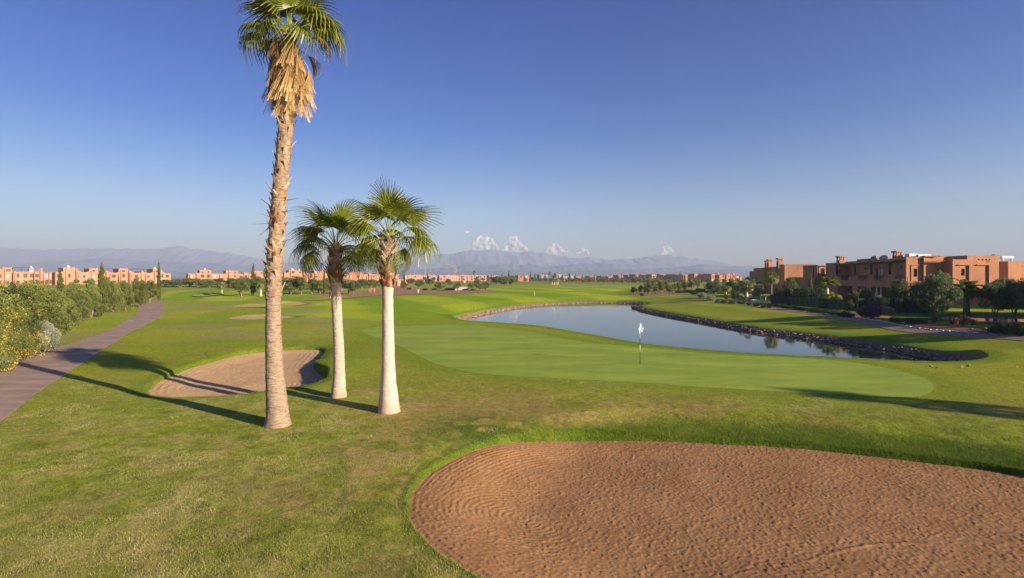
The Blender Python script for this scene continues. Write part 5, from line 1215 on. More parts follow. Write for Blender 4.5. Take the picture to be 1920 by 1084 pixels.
# ---------------------------------------------------------------- small things
# flagstick
X, Y, z = G(1200, 682); z += .007
T = thing('golf_flag', 'white flag on a striped flagstick in the hole of the putting green', 'flag', (X, Y, z))
for a, b, mt in ((0,.62,'wood_and_shade_dark'),(.62,1.0,'white'),(1.0,1.32,'black'),(1.32,2.15,'white')):
    m = MB(); m.tube([(0,0,a),(0,0,b)], .013 if a else .014, 8); part('pole_section', m, M[mt], T, smooth=True)
m = MB(); V = []
for i in range(9):
    for j in range(9):
        s = i/8; q = j/8; droop = s*.42*(1-.2*q)
        V.append((.013+.30*s*(1-.5*s)*(.6+.5*(1-q)) , .05*math.sin(s*7+q*2)*s - .03*s, 2.14 - q*.36*(1-.15*s) - droop*.65))
m.add(V, [(i*9+j, i*9+j+1, (i+1)*9+j+1, (i+1)*9+j) for i in range(8) for j in range(8)])
m.add([(x*-.45-.004, y-.02, z_-.13) for x, y, z_ in V], [(i*9+j, i*9+j+1, (i+1)*9+j+1, (i+1)*9+j) for i in range(8) for j in range(8)])
part('flag', m, M['fabric'], T, smooth=True)
m = MB(); m.tube([(0,0,-.005),(0,0,.006)], .054, 16); part('hole_cup', m, M['black'], T)
# bunker rake
X, Y, z = G(407, 682); T = thing('bunker_rake', 'bunker rake with green handle lying on the grass edge of the smaller bunker', 'rake', (X, Y, z+.03))
hx_, hy_, hz_ = G(384, 666.5); d = Vector((hx_-X, hy_-Y, hz_-z+.14)); m = MB(); m.tube([(0,0,.02), tuple(d)], .016, 8); part('handle', m, M['darkgreen'], T)
m = MB(); m.obox((0,0), (.98,.17), (-.17,.98), -.28, .30, -.03, .03, .0, .05)
for k in range(12): m.obox((0,0), (.98,.17), (-.17,.98), -.27+k*.05, -.26+k*.05, -.01, .01, -.07, .0)
part('head', m, M['black'], T)
# marker posts
def post(name, px, pb, pt, w, mat, label, cat='marker post', stripes=None):
    X, Y, z = G(px, pb); h = (pb-pt)/F*Y; r = w/F*Y/2; T = thing(name, label, cat, (X, Y, z))
    if stripes:
        n = 5
        for k in range(n): m = MB(); m.tube([(0,0,h*k/n),(0,0,h*(k+1)/n)], r, 10); part('band', m, M['white' if k % 2 == 0 else 'black'], T)
    else:
        m = MB(); m.tube([(0,0,-.05),(0,0,h*.9),(0,0,h)], [r,r,r*.5], 10); part('post', m, M[mat], T)
        m = MB(); m.tube([(0,0,h*.7),(0,0,h*.8)], r*1.15, 10); part('band', m, M['white'], T)
post('distance_post', 1002, 554, 547, 1.6, 'white', 'black and white striped distance post in the middle of the far fairway', stripes=1)
post('stake', 1157.5, 558, 555, 1.0, 'bluepaint', 'small blue stake near the second pond', 'stake')
post('stake', 891, 585, 578, .9, 'redpaint', 'red stake on the grass above the pond stones', 'stake')
post('stake', 891.5, 598, 592, .7, 'redpaint', 'short red stake at the water line of the pond', 'stake')
# utility box and small structures on the mound
def hut(name, px0, px1, pb, pt, dep, mat, label, cat, cap=True, dmat=None):
    X0, Y, z = G(px0, pb); w = (px1-px0)/F*Y; h = (pb-pt)/F*Y; T = thing(name, label, cat, (X0, Y, z)); m = MB(); m.box(0, w, 0, dep, -.4, h); part('body', m, M[mat], T)
    if cap: m = MB(); m.box(-.12, w+.12, -.12, dep+.12, h+.002, h+.14); part('cap', m, M[mat if not dmat else dmat], T)
    return T, w, h
T, w, h = hut('utility_box', 782.5, 785.7, 549, 542.8, .5, 'grey', 'pale grey utility box at the edge of the dry mound', 'utility box'); m = MB(); m.box(.07, w-.07, -.03, -.002, .1, h-.1); part('door', m, M['paleplaster'], T)
T, w, h = hut('shelter', 692, 701.5, 548, 542, 1.0, 'redwall', 'small red and pink shelter between the middle and whitewashed palms', 'shelter', True, 'pinkwall2'); m = MB(); m.box(w*.55, w*.8, -.05, -.004, 0, h*.8); part('door', m, M['redpaint'], T)
T, w, h = hut('low_wall', 853, 879, 544.5, 538.5, 1.5, 'paleplaster', 'low white plastered wall among the mound olives', 'wall', False); m = MB(); m.box(-.1, w*.8, -.1, 1.6, h+.002, h+.1); part('coping', m, M['paleplaster'], T)
T, w, h = hut('low_wall', 835.5, 852.5, 544.2, 539, 6, 'wood_and_shade_dark', 'dark shaded wall joined to the white plastered one', 'wall', False); m = MB(); m.box(-.1, w+.05, -.1, 6.1, h+.002, h+.1); part('coping', m, M['greywall'], T)  # shaded side of the white wall, its shade painted as a dark body
T, w, h = hut('small_building', 727, 746, 536, 524.5, 5, 'pinkwall2', 'small pale pink outbuilding beside the whitewashed palm trunk', 'outbuilding'); m = MB(); m.box(w*.8, w*.95, -.06, -.004, 0, h*.7); part('door', m, M['frame'], T)
T, w, h = hut('small_building', 750, 762, 532, 523.5, 5, 'pinkwall2', 'second small pink outbuilding, closer to the mound olives', 'outbuilding'); m = MB(); m.box(w*.2, w*.5, -.06, -.004, 0, h*.7); part('door', m, M['frame'], T)
# golf cart
X, Y, z = G(871, 530.5); T = thing('golf_cart', 'tiny white golf cart on the grass behind the white wall', 'golf cart', (X, Y, z), .3)
m = MB(); m.box(-1.2, 1.2, -.6, .6, .3, .75); m.box(-.5, .4, -.55, .55, .751, 1.15); part('body', m, M['white'], T)
m = MB(); m.box(-1.0, .9, -.62, .62, 1.85, 1.93); part('roof', m, M['white'], T)
m = MB()
for a in (-.95, .85):
    for b in (-.55, .55): m.box(a-.03, a+.03, b-.03, b+.03, .75, 1.85)
part('roof_posts', m, M['black'], T)
for a in (-.8, .8):
    for b in (-.6, .6): m = MB(); m.tube([(a, b-.08, .25), (a, b+.08, .25)], .25, 12); part('wheel', m, M['black'], T)
# tower crane
Yc = 760.0; xb = (854-960)/F*Yc; T = thing('tower_crane', 'yellow tower crane rising behind the pink villas', 'crane', (xb, Yc, 0))
def lattice(p, q, w, n, mat='yellowpaint', nm='mast'):
    p, q = Vector(p), Vector(q); d = (q-p).normalized(); a = d.cross(Vector((0,1,0))).normalized()*w; b = d.cross(a).normalized()*w; m = MB(); r = .14
    cs = [a+b, a-b, -a-b, -a+b]
    for c in cs: m.tube([tuple(p+c), tuple(q+c)], r*1.3, 4)
    for i in range(n):
        for k in range(4): m.tube([tuple(p+(q-p)*i/n+cs[k]), tuple(p+(q-p)*(i+1)/n+cs[(k+1) % 4])], r*.8, 4)
    return part(nm, m, M[mat], T)
hz = (520-504)/F*Yc + CAMH
lattice((0,0,-1), (0,0,hz), .8, 14); lattice((1.5,0,hz+.6), (-16,0,hz+6.2), .55, 14, nm='jib'); lattice((0,0,hz), (-.6,0,hz+5), .5, 4, nm='tower_head'); lattice((-9.5,0,hz+3.6),(-9.8,0,hz+7),.2,3,nm='jib_stay')
m = MB(); m.box(1.0, 2.8, -.8, .8, hz-1, hz+1.2); part('counterweight', m, M['grey'], T); m = MB(); m.tube([(-5.5,0,hz+2.6),(-5.5,0,hz-9)], .08, 4); m.box(-5.8,-5.2,-.3,.3,hz-9.6,hz-9); part('hook', m, M['black'], T)

# screen fence along the gardens
def fence(pts, h, label, mats):
    P = [G(px, pb) for px, pb in pts]; T = thing('screen_fence', label, 'fence', (P[0][0], P[0][1], P[0][2]-.02)); o = P[0]
    for i in range(len(P)-1):
        a, b = P[i], P[i+1]; m = MB(); dx, dy = b[0]-a[0], b[1]-a[1]; L = math.hypot(dx, dy); u = (dx/L, dy/L); v = (-u[1], u[0]); n = 8
        V = []; 
        for k in range(n+1):
            f = k/n; sag = .03*math.sin(f*PI*3)
            for zz in (.05, h-.04*math.sin(f*PI)-.02*math.sin(f*17+i)): V += [(a[0]-o[0]+dx*f-v[0]*(.02+sag), a[1]-o[1]+dy*f-v[1]*(.02+sag), a[2]+(b[2]-a[2])*f-o[2]+zz)]
            for zz in (h-.04*math.sin(f*PI)-.02*math.sin(f*17+i), .05): V += [(a[0]-o[0]+dx*f+v[0]*(.02-sag), a[1]-o[1]+dy*f+v[1]*(.02-sag), a[2]+(b[2]-a[2])*f-o[2]+zz)]
        m.add(V, [(4*k+j, 4*k+4+j, 4*k+4+(j+1) % 4, 4*k+(j+1) % 4) for k in range(n) for j in range(4)]); part('screen_panel', m, M[mats[i % len(mats)]], T)
    for p in P: m = MB(); m.tube([(p[0]-o[0], p[1]-o[1], p[2]-o[2]-.2), (p[0]-o[0], p[1]-o[1], p[2]-o[2]+h+.1)], .04, 8); part('post', m, M['darkgreen'], T)
fence([(1446.5+ (1606-1446.5)*k/9, 570.5+(584.5-570.5)*k/9) for k in range(10)], 1.35, 'green mesh screen fence closing the pool garden from the path', ['screen','screen','screen_light','screen_light','screen_light','screen','screen_light','screen_light','screen'])
fence([(1609,587),(1640,587),(1660,587),(1682,587.5),(1706,588),(1730,588.5),(1756,588.5)], 1.75, 'tall dark mesh fence behind the bougainvillea and lawn', ['screen'])
# clipped hedge block
X, Y, z = G(1340, 552); T = thing('clipped_hedge', 'clipped dark green hedge block behind the white ringed palm trunk', 'hedge', (X, Y, z)); w = 26/F*Y; h = 11/F*Y
V, Fq, va = leaf_cloud([(w*(k+.5)/8, .6, h*(j+.5)/2, w/12, .5, h*.3) for k in range(8) for j in range(2)], 5000, .14, .09, 4, .1, shell=.8); link('foliage', mesh_from('foliage', V, Fq, M['hedge'], None, False, {'var': ('FLOAT','POINT',va)}), T)
m = MB(); m.box(.1, w-.1, .2, 1.0, -.1, h*.8); part('stem_core', m, M['hedge'], T)
# black pergola frame with daybed
X, Y, z = G(1385, 563); T = thing('garden_pergola', 'black steel pergola frame in the pool garden', 'pergola', (X, Y, z)); w = (1426-1385)/F*Y; h = 25/F*Y
m = MB(); m.box(-.06, w+.06, -.06, .06, h-.12, h); m.box(-.06, w+.06, 2.9, 3.02, h-.12, h); m.box(-.058, .06, .061, 2.899, h-.12, h-.003); m.box(w-.06, w+.058, .061, 2.899, h-.12, h-.003)
for k in range(1, 10): m.box(w*k/10-.03, w*k/10+.03, .062, 2.898, h-.09, h-.02)
part('roof_frame', m, M['black'], T)
for a in (0, w*.26, w*.62, w):
    for b in (0, 2.96): 
        if a in (0, w) or b > 0 or a == w*.26: m = MB(); m.box(a-.05, a+.05, b-.05, b+.05, -.2, h-.121); part('post', m, M['black'], T)
X2, Y2, z2 = G(1396, 562); T = thing('daybed', 'low grey daybed under the black pergola frame', 'daybed', (X2, Y2, z2)); w = 21/F*Y2
m = MB(); m.box(0, w, 0, 1.1, .12, .32); part('base', m, M['frame'], T); m = MB(); m.box(.03, w-.03, .03, 1.07, .322, .5); m.box(.03, w-.03, .85, 1.07, .5, .72); part('cushion', m, M['grey'], T)
# small pool with fountain jets
def ellipse_pool(px, py, rx, ry, label, jets=0, lobed=0.0, rimmat='rim'):
    X, Y, z = G(px, py); T = thing('garden_pool', label, 'pool', (X, Y, z)); n = 48; P = [(rx*(1+lobed*math.sin(2*t+.6)+lobed*.5*math.cos(3*t))*math.cos(t), ry*(1+lobed*math.cos(3*t))*math.sin(t)) for t in [2*PI*k/n for k in range(n)]]
    V = []; rg_ = [(1.0,-.3),(1.0,.10),(.92,.10),(.92,-.2)]
    for s, zz in rg_: V += [(a*(s if s == 1 else 1-.30/max(rx,ry)*1.6), b*(s if s == 1 else 1-.30/min(rx,ry)), zz) for a, b in P]
    m = MB(); m.add(V, [(r*n+k, r*n+(k+1) % n, (r+1)*n+(k+1) % n, (r+1)*n+k) for r in range(3) for k in range(n)]); part('rim', m, M[rimmat], T)
    m = MB(); m.add([(a*.93, b*.93, -.15) for a, b in P] + [(0,0,-.15)], [(k, (k+1) % n, n) for k in range(n)]); part('basin', m, M['pooltile'], T)
    m = MB(); m.add([(a*.935, b*.935, .06) for a, b in P] + [(0,0,.06)], [(k, (k+1) % n, n) for k in range(n)]); part('water', m, M['poolwater'], T)
    for j in range(jets):
        m = MB(); a = -.5+j*.9; m.tube([(a,0,.05),(a,0,.5),(a+.05,0,.75)], [.03,.05,.09], 6); part('fountain_jet', m, M['fabric'], T)
t = NT('pool_water'); nm = t.bump(t.noise(3, 3), .3, .03); b = t.bsdf((.02,.07,.26), .04, nm, .5); b.inputs['IOR'].default_value = 1.33; M['poolwater'] = t.m
ellipse_pool(1862, 601, 4.4, 3.2, 'curvy blue tiled pool with a salmon rim on the garden lawn', 0, .12)
ellipse_pool(1431, 564.5, 1.8, 3.4, 'small pale garden pool with fountain jets beside the screen fence', 2, .05, 'paleplaster')
# folded parasols in front of the loggia
for i, (px, l) in enumerate(((1637.5,'folded white parasol, farthest of three before the loggia'),(1655.5,'thickest folded white parasol before the loggia'),(1663.5,'thin folded white parasol nearest the sunlit villa corner'))):
    q = along(px); X, Y = K1[0]+S_[0]*q+NRM[0]*1.0, K1[1]+S_[1]*q+NRM[1]*1.0; T = thing('folded_parasol', l, 'parasol', (X, Y, ZG), 0, 'folded parasols')
    s = (1.0, 1.15, .6)[i]; m = MB(); m.tube([(0,0,.55),(0,0,.7),(0,0,1.4),(0,0,2.45),(0,0,2.55)], [.1*s,.19*s,.15*s,.06*s,.01], 10); part('canopy', m, M['fabric'], T, smooth=True)
    m = MB(); m.tube([(0,0,.05),(0,0,.56)], .025, 8); part('pole', m, M['grey'], T); m = MB(); m.box(-.3,.3,-.3,.3,-.05,.05); part('base', m, M['grey'], T)
# lawn patches in the villa garden
t = NT('garden_lawn'); c = t.ramp(t.noise(3, 5), [(.3, (.05,.13,.012)), (.7, (.10,.19,.02))]); t.bsdf(c, .95, t.bump(t.noise(40, 3), .5, .02), .1); M['lawn'] = t.m
LW = catmull([G(px, py)[:2] for px, py in [(1668,592),(1700,590),(1760,589),(1840,587),(1930,586),(2040,590),(2040,612),(1930,609),(1860,608.5),(1790,604),(1735,601),(1690,597)]], 4)
sheet('garden_lawn', LW, lambda x, y: H(x, y)+.02, M['lawn'], 10)
LW2 = catmull([G(px, py)[:2] for px, py in [(1384,561),(1400,559.5),(1430,561),(1446,564),(1446,572),(1425,570),(1400,566)]], 4)
sheet('garden_lawn', LW2, lambda x, y: H(x, y)+.02, M['lawn'], 6)

# ---------------------------------------------------------------- stones
def rock_mesh(seed):
    m = MB(); m.ball((0,0,0), 1.0, 8); V = np.array(m.v); n = noise3(V[:, 0]*1.3+seed*7, V[:, 1]*1.3, V[:, 2]*1.3, seed); V *= (.62 + .75*n)[:, None]
    rg = np.random.default_rng(seed)
    for _ in range(5):
        d = rg.normal(size=3); d /= np.linalg.norm(d); k = V @ d; ov = np.clip(k-.55, 0, None); V -= ov[:, None]*d
    V *= np.array([1.0, .8, .62]); return mesh_from('rock', V, m.f, M['rock'], m.m, False)
ROCK = [rock_mesh(i) for i in range(6)]
def rim_points(poly, spacing, off0, off1, seed, ok):
    rg = random.Random(seed); out = []; n = len(poly); P = [Vector((a, b)) for a, b in poly]
    for i in range(n):
        a, b = P[i], P[(i+1) % n]; L = (b-a).length; k = max(1, int(L/spacing)); nrm = Vector(((b-a).y, -(b-a).x)).normalized()
        for j in range(k):
            p = a+(b-a)*((j+rg.random())/k)
            if ok(p.x, p.y): out.append((p, nrm))
    return out
area = sum(POND[i][0]*POND[(i+1) % len(POND)][1]-POND[(i+1) % len(POND)][0]*POND[i][1] for i in range(len(POND))); sg = 1 if area > 0 else -1
def far_side(x, y): s = ((x+8)*(34-70) - (y-70)*(31+8)) / math.hypot(36, 39); return s < .5 or x > 27.0
cand = []
for row, (off, sz) in enumerate(((-.05,.19),(.16,.17),(.36,.16),(.54,.13))):
    for p, nrm in rim_points(POND, .27, 0, 0, row+3, far_side):
        rg = R_; q = p + nrm*sg*(off + rg.uniform(-.14,.14)); cand.append((q.x, q.y, sz*rg.uniform(.55,1.25)))
zs = H([c[0] for c in cand], [c[1] for c in cand])
cand = [(x, y, float(z), s) for (x, y, s), z in zip(cand, zs) if z > -1.6]
cand.sort(key=lambda c: math.hypot(c[0], c[1])/c[3])
for i, (x, y, z, s) in enumerate(cand[:290]):
    o = link('bank_rock', ROCK[i % 6], None, (x, y, max(z, -1.16)+s*.22), R_.random()*6.28); o.scale = (s, s, s*.85); o.rotation_euler = (R_.uniform(-.3,.3), R_.uniform(-.3,.3), R_.random()*6.28)
    tag(o, 'rough brown stone in the rock edging along the near bank of the pond', 'rock', 'bank rocks')
Vs = []; Fs = []; ofs = 0; RV = []
for me in ROCK:
    a = np.empty(len(me.vertices)*3); me.vertices.foreach_get('co', a); RV.append((a.reshape(-1, 3), [tuple(p.vertices) for p in me.polygons]))
allV = []; allF = []
for i, (x, y, z, s) in enumerate(cand[290:]):
    V_, F_ = RV[i % 6]; a = R_.random()*6.28; c, s_ = math.cos(a), math.sin(a); W = V_*s; W = np.c_[W[:, 0]*c-W[:, 1]*s_, W[:, 0]*s_+W[:, 1]*c, W[:, 2]*.85] + [x, y, max(z, -1.16)+s*.22]
    allV.append(W); allF += [tuple(k+ofs for k in f) for f in F_]; ofs += len(W)
tag(link('bank_stones', mesh_from('bank_stones', np.concatenate(allV), allF, M['rock'])), 'band of pale stones edging the far shore of the pond', 'stones', kind='stuff')
for i, (px, py, s) in enumerate(((1745,688,.16),(1757,690,.13),(1803,690,.2),(1816,687,.2),(1906,689,.12))):
    X, Y, z = G(px, py); o = link('bank_rock', ROCK[i], None, (X, Y, z+.04)); o.scale = (s*.55,)*3; tag(o, ['pale stone on the grass where the near pond end closes','small pale stone touching the pond end','grey stone at the tip of the rock edging','brown stone at the tip of the rock edging','single white stone on the grass past the pond'][i], 'rock')
for i, (px, py, s) in enumerate(((1432,575,.25),(1468,573,.22),(1549,588,.2),(1562,590,.18),(1583,588,.22),(1694,606,.22),(1731,606,.22),(1846,617,.25),(1785,614,.18),(1822,618,.15))):
    X, Y, z = G(px, py); o = link('garden_stone', ROCK[i % 6], None, (X, Y, z+.05)); o.scale = (s,)*3; tag(o, '%s pale stone in the bed along the garden path, from the pergola side' % ORD[i], 'stone', 'garden stones')

# ---------------------------------------------------------------- grass blades
def blades(name, n, xr, yr, dens, hgt, wid, mat, label, seed, chunk=400000):
    rg = np.random.default_rng(seed); X = []; Y = []; got = 0; Hh = []
    while got < n:
        x = rg.uniform(*xr, chunk); y = 1/(1/yr[1] + rg.random(chunk)*(1/yr[0]-1/yr[1])); k = np.abs(x/y) < 1.02; x = x[k]; y = y[k]
        w = dens(x, y); k = rg.random(len(x)) < w; x = x[k]; y = y[k]; X.append(x); Y.append(y); got += len(x)
    x = np.concatenate(X)[:n]; y = np.concatenate(Y)[:n]; z = H(x, y) - .008; a = rg.random(n)*2*PI; hh = hgt(x, y)*(.5+.9*rg.random(n)); w = wid*(.7+.6*rg.random(n))
    lx = rg.normal(size=n)*.55*hh; ly = rg.normal(size=n)*.55*hh; ca, sa = np.cos(a)*w, np.sin(a)*w
    V = np.stack([np.c_[x-ca, y-sa, z], np.c_[x+ca, y+sa, z], np.c_[x+lx, y+ly, z+hh]], 1).reshape(-1, 3)
    va = np.repeat(np.clip(.5*fbm2(x/.9, y/.9, 5, 3) + .25*sstep(.45,.7,fbm2(x/2.2, y/2.2, 15, 2)) + .5*rg.random(n) - .02, 0, 1), 3)
    me = mesh_from(name, V, np.arange(3*n).reshape(-1, 3), M[mat], None, False, {'var': ('FLOAT','POINT',va)})
    tag(link(name, me), label, 'grass', kind='stuff')
def no_sand(x, y): return (sdf(BIGB[::2], x, y) > -.12) & (sdf(LEFTB[::2], x, y) > -.05) & (sdf(PUTT[::3], x, y) > .12)
def d1(x, y): return no_sand(x, y) * (.55 + .45*fbm2(x/.7, y/.7, 31, 3)) * ((x > np.interp(y, LPY, LPR)+.05))
def d2(x, y):
    d = sdf(BIGB[::2], x, y); w = .07 + 1.7*sstep(1, 6, x)*sstep(10.5, 13, y); a = sstep(w, w*.2, d - .5*(fbm2(x/.5, y/.5, 44, 2)-.5)) * (d > -.30)
    e = sdf(LEFTB[::2], x, y); b = sstep(.9, .2, e) * (e > -.2) * .8; b = np.maximum(b, .9*np.exp(-(((x+8.8)/1.6)**2 + ((y-26.3)/2.6)**2)*1.2) * (e > 0)); return np.clip(a+b, 0, 1)
blades('lawn_grass', 420000, (-26, 26), (7.4, 26), d1, lambda x, y: .026+.02*sstep(.5,.7,fbm2(x/.5, y/.5, 8, 2)), .0045, 'blade', 'short mown turf blades of the front lawn', 1)
blades('bunker_rim_grass', 170000, (-16, 24), (7.6, 30), d2, lambda x, y: .05+.03*noise2(x/.4, y/.4, 8), .005, 'bladelush', 'thicker bright grass on the rims of the sand bunkers', 2)

# pale edging stones laid along the garden side of the path
ey = np.linspace(float(np.interp(0, [0,1], [41.5, 42])), 61, 40); ex = np.interp(ey, RPY, RPX) + RW + .12; ez = H(ex, ey); m = MB()
for i in range(len(ey)-1):
    a = Vector((ex[i], ey[i])); b_ = Vector((ex[i+1], ey[i+1])); u = (b_-a); L = u.length; u /= L; m.obox((a.x-ex[0], a.y-ey[0]), (u.x, u.y), (u.y, -u.x), .02, L*(.80+.15*R_.random()), -.06, .07, ez[i]-ez[0]-.1, ez[i]-ez[0]+.07+.03*R_.random())
o = link('path_edging', mesh_from('path_edging', m.v, m.f, M['paleplaster'], m.m), None, (ex[0], ey[0], ez[0])); tag(o, 'low pale stone edging along the garden side of the earth path', 'edging')
# ---------------------------------------------------------------- mountains, clouds, air
t = NT('mountain_rock_haze_tint'); c = t.ramp(t.noise(.004, 6, rough=.65), [(.35, (.25,.27,.35)), (.65, (.32,.33,.41))]); t.bsdf(c, .95); M['mount'] = t.m  # rock albedo paled and blued, so part of the haze is painted in
t = NT('foothill_scrub_haze_tint'); c = t.ramp(t.noise(.006, 6, rough=.65), [(.35, (.19,.23,.31)), (.65, (.27,.30,.37))]); t.bsdf(c, .95); M['foot'] = t.m  # bluish albedo carries painted haze over the scrub colour
def ridge(Yc, depth, prof, seed, mat, amp, nfreq):
    px = np.arange(-260, 2190, 2.5); n = 46; f = np.linspace(0, 1, n); Ys = Yc - depth*(1-f)
    Pp = np.array(prof, float); top = np.interp(px, Pp[:, 0], Pp[:, 1])
    top = (np.convolve(np.pad(top, 6, mode='edge'), np.ones(13)/13, 'valid'))
    PX, FF = np.meshgrid(px, f, indexing='ij'); YY = Yc - depth*(1-FF); XX = (PX-960)/F*YY
    hz_ = ((HZ-top)/F*Yc + CAMH)[:, None]
    prof_ = FF**1.5
    rn = 1 - np.abs(2*fbm2(XX/nfreq, YY/(nfreq*2.4), seed, 5)-1)
    fine = (1-np.abs(2*fbm2(XX/(nfreq*.32)+YY/900, YY/(nfreq*1.1), seed+3, 5)-1)-.6)*amp*1.3
    Z = hz_*prof_*(1 - (1-FF)*.9*(rn-.35)) + (rn-.5)*amp*4*FF*(1-FF) + fine*FF
    back = Z[:, -1:]*.2; Z = np.c_[Z, back-30]; YY = np.c_[YY, YY[:, -1:]+depth*.5]; XX = np.c_[XX, (PX[:, :1]-960)/F*YY[:, -1:]]; n += 1
    Z = np.maximum(Z, -5); Z[:, 0] = -5
    m = len(px); i = np.arange((m-1)*(n-1)); a = i // (n-1); b = i % (n-1); v = a*n+b
    tag(link('mountain', mesh_from('mountain', np.c_[XX.ravel(), YY.ravel(), Z.ravel()], np.stack([v, v+n, v+n+1, v+1], 1), mat, None, True)), kind='structure')
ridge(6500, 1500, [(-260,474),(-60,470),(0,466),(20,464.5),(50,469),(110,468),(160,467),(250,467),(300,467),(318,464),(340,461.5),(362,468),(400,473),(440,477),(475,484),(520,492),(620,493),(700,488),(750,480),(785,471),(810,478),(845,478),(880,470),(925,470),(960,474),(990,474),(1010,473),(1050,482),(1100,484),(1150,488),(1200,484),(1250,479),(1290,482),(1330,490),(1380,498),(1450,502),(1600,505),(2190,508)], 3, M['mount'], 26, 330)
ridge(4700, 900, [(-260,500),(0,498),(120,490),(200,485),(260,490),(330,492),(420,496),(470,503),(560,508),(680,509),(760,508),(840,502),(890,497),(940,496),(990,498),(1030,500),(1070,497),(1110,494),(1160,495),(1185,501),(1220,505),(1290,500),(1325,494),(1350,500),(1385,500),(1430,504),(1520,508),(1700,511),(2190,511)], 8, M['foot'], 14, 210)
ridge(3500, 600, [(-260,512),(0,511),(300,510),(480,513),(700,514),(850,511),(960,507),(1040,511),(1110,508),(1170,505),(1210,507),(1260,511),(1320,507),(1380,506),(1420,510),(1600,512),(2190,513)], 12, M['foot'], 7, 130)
# cumulus beyond the haze
t = NT('cloud_vapour'); b = t.bsdf((.88,.88,.90), 1.0, None, 0.0); lw = t.n('ShaderNodeLayerWeight', Blend=.5); tp = t.n('ShaderNodeBsdfTransparent'); mx = t.n('ShaderNodeMixShader')
al = t.math('MULTIPLY', t.math('POWER', t.math('SUBTRACT', 1.0, lw.outputs['Facing']), 1.1), t.math('MULTIPLY_ADD', t.noise(.015, 3), .6, .45))
t.l(t.math('MINIMUM', al, .55), mx.inputs[0]); t.l(tp.outputs[0], mx.inputs[1]); t.l(b.outputs[0], mx.inputs[2]); t.l(mx.outputs[0], t.out.inputs['Surface']); M['cloud'] = t.m
YC = 9300.0
def cloud(lobs, label, seed):
    cx = sum(l[0] for l in lobs)/len(lobs); cy = sum(l[1] for l in lobs)/len(lobs); rg = random.Random(seed); mb = MB(); s = YC/F
    for px, py, r in lobs:
        for k in range(12):
            q = r*rg.uniform(.42,.78) if k else r*.7; a = rg.random()*2*PI; d = r*.62*(k > 0)
            mb.ball(((px-cx+math.cos(a)*d)*s, rg.uniform(-.5,.5)*r*s, -(py-cy+math.sin(a)*d*.8)*s), q*s, 12)
    o = solo('cloud', mb, M['cloud'], label, 'cloud', ((cx-960)*s, YC, CAMH+(HZ-cy)*s), 'small cumulus clouds', world=False)
    md = o.modifiers.new('union', 'REMESH'); md.mode = 'VOXEL'; md.voxel_size = 12; sm = o.modifiers.new('soften', 'SMOOTH'); sm.factor = .8; sm.iterations = 7
    tx = bpy.data.textures.new('billow', 'CLOUDS'); tx.noise_scale = 45; tx.noise_depth = 3
    d = o.modifiers.new('billow', 'DISPLACE'); d.texture = tx; d.strength = 5; d.mid_level = .5
cloud([(897,466,7),(905,459,8),(910,450,8),(900,448,7),(892,458,7),(918,453,7),(926,461,7),(888,467,5),(912,466,7),(931,467,5)], 'tall puffy cumulus, first of the two biggest above the mountains', 1)
cloud([(950,466,6),(958,460,8),(957,450,7),(964,447,6),(968,457,8),(976,462,7),(984,467,6),(945,469,5),(965,467,7)], 'twin cumulus tower beside the first big one', 2)
cloud([(1034,466,7),(1041,462,7),(1048,466,7),(1060,472,5),(1026,471,5),(1032,473,6),(1053,472,5),(1040,474,6)], 'smaller cumulus past the twin towers', 3)
cloud([(1090,469,5),(1097,470,5),(1082,474,4),(1101,475,4)], 'wispy little cloud low over the ridge', 4)
cloud([(1245,466,6),(1253,466,6),(1256,474,6),(1243,475,6)], 'lone cumulus above the foothills nearest the villas', 5)
cloud([(875,436,3),(879,434,2.5)], 'tiny cloud scrap above the big cumulus', 6)
# air
HB = MB(); HB.box(-7600, 7600, -60, 7300, -6.5, 440); t = NT('haze_air'); pv = t.n('ShaderNodeVolumePrincipled'); pv.inputs['Color'].default_value = (.70,.82,1.0,1); pv.inputs['Density'].default_value = .0002; pv.inputs['Anisotropy'].default_value = 0.0
t.l(pv.outputs[0], t.out.inputs['Volume']); o = link('haze', mesh_from('haze', HB.v, HB.f, t.m)); tag(o, 'pale blue haze hanging between the camera and the mountains', 'haze', kind='stuff')
# ---------------------------------------------------------------- camera, light, sky, air
cam = bpy.data.cameras.new('camera'); co = link('camera', cam); co.location = (0, 0, CAMH); co.rotation_euler = (math.radians(90), 0, 0)
cam.sensor_width = 36; cam.lens = F*36/1920; cam.shift_y = -(542-HZ)/1920; cam.clip_end = 30000; cam.clip_start = .1
SC.camera = co
sun = bpy.data.lights.new('sun', 'SUN'); so = link('sun', sun); sun.energy = 5.0; sun.angle = math.radians(.5); sun.color = (1, .85, .64)
az = math.atan2(SUN_AZ[1], SUN_AZ[0]); d = Vector((math.cos(az)*math.cos(SUN_EL), math.sin(az)*math.cos(SUN_EL), math.sin(SUN_EL)))
so.rotation_euler = d.to_track_quat('Z', 'Y').to_euler(); so.location = (60, -40, 40)
w = bpy.data.worlds.new('World'); SC.world = w; w.use_nodes = True; nt = w.node_tree; nt.nodes.clear()
out = nt.nodes.new('ShaderNodeOutputWorld'); bg = nt.nodes.new('ShaderNodeBackground'); sky = nt.nodes.new('ShaderNodeTexSky')
sky.sky_type = 'NISHITA'; sky.sun_disc = False; sky.sun_elevation = SUN_EL; sky.sun_rotation = math.atan2(SUN_AZ[0], SUN_AZ[1])
sky.air_density = 1.0; sky.dust_density = .6; sky.ozone_density = 2.2; sky.altitude = 400
hs = nt.nodes.new('ShaderNodeHueSaturation'); hs.inputs['Saturation'].default_value = 1.0
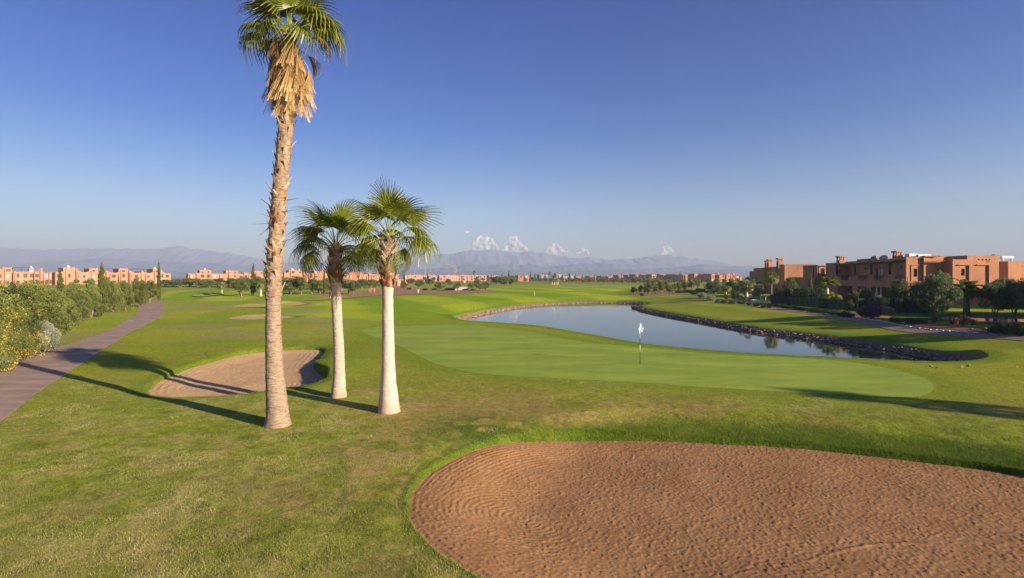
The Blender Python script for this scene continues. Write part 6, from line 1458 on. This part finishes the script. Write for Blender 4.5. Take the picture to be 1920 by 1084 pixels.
tc = nt.nodes.new('ShaderNodeTexCoord'); sx = nt.nodes.new('ShaderNodeSeparateXYZ'); cr = nt.nodes.new('ShaderNodeValToRGB'); nt.links.new(tc.outputs['Generated'], sx.inputs[0]); nt.links.new(sx.outputs['Z'], cr.inputs[0])
mx = nt.nodes.new('ShaderNodeMix'); mx.data_type = 'RGBA'; mx.blend_type = 'MULTIPLY'; mx.inputs[0].default_value = 1; mx.inputs[7].default_value = (1,1,1,1)
nt.links.new(cr.outputs[0], mx.inputs[7])
el = cr.color_ramp.elements; el.new(.3); el.new(.3); el.new(.3)
for e_, (p_, c_) in zip(el, ((0,(.70,.62,.69)),(.12,(.66,.64,.75)),(.26,(.16,.39,.74)),(.46,(.0,.25,.74)),(1,(.0,.2,.62)))): e_.position = p_; e_.color = (*c_, 1)
nt.links.new(sky.outputs[0], hs.inputs['Color']); gm = nt.nodes.new('ShaderNodeGamma'); gm.inputs[1].default_value = 1.25; nt.links.new(hs.outputs[0], gm.inputs[0]); nt.links.new(gm.outputs[0], mx.inputs[6]); lf = nt.nodes.new('ShaderNodeMath'); lf.operation = 'MULTIPLY_ADD'; lf.inputs[1].default_value = .35; lf.inputs[2].default_value = 1.0; lm = nt.nodes.new('ShaderNodeMath'); lm.operation = 'MINIMUM'; lm.inputs[1].default_value = 0
nt.links.new(sx.outputs['X'], lm.inputs[0]); nt.links.new(lm.outputs[0], lf.inputs[0]); sc_ = nt.nodes.new('ShaderNodeVectorMath'); sc_.operation = 'SCALE'; nt.links.new(mx.outputs[2], sc_.inputs[0]); nt.links.new(lf.outputs[0], sc_.inputs['Scale']); nt.links.new(sc_.outputs[0], bg.inputs[0]); bg.inputs[1].default_value = .085
nt.links.new(bg.outputs[0], out.inputs['Surface'])
SC.view_settings.view_transform = 'Standard'; SC.view_settings.look = 'None'; SC.view_settings.exposure = .72; SC.view_settings.gamma = 1
SC.cycles.use_denoising = True; SC.cycles.max_bounces = 8; SC.cycles.volume_bounces = 0
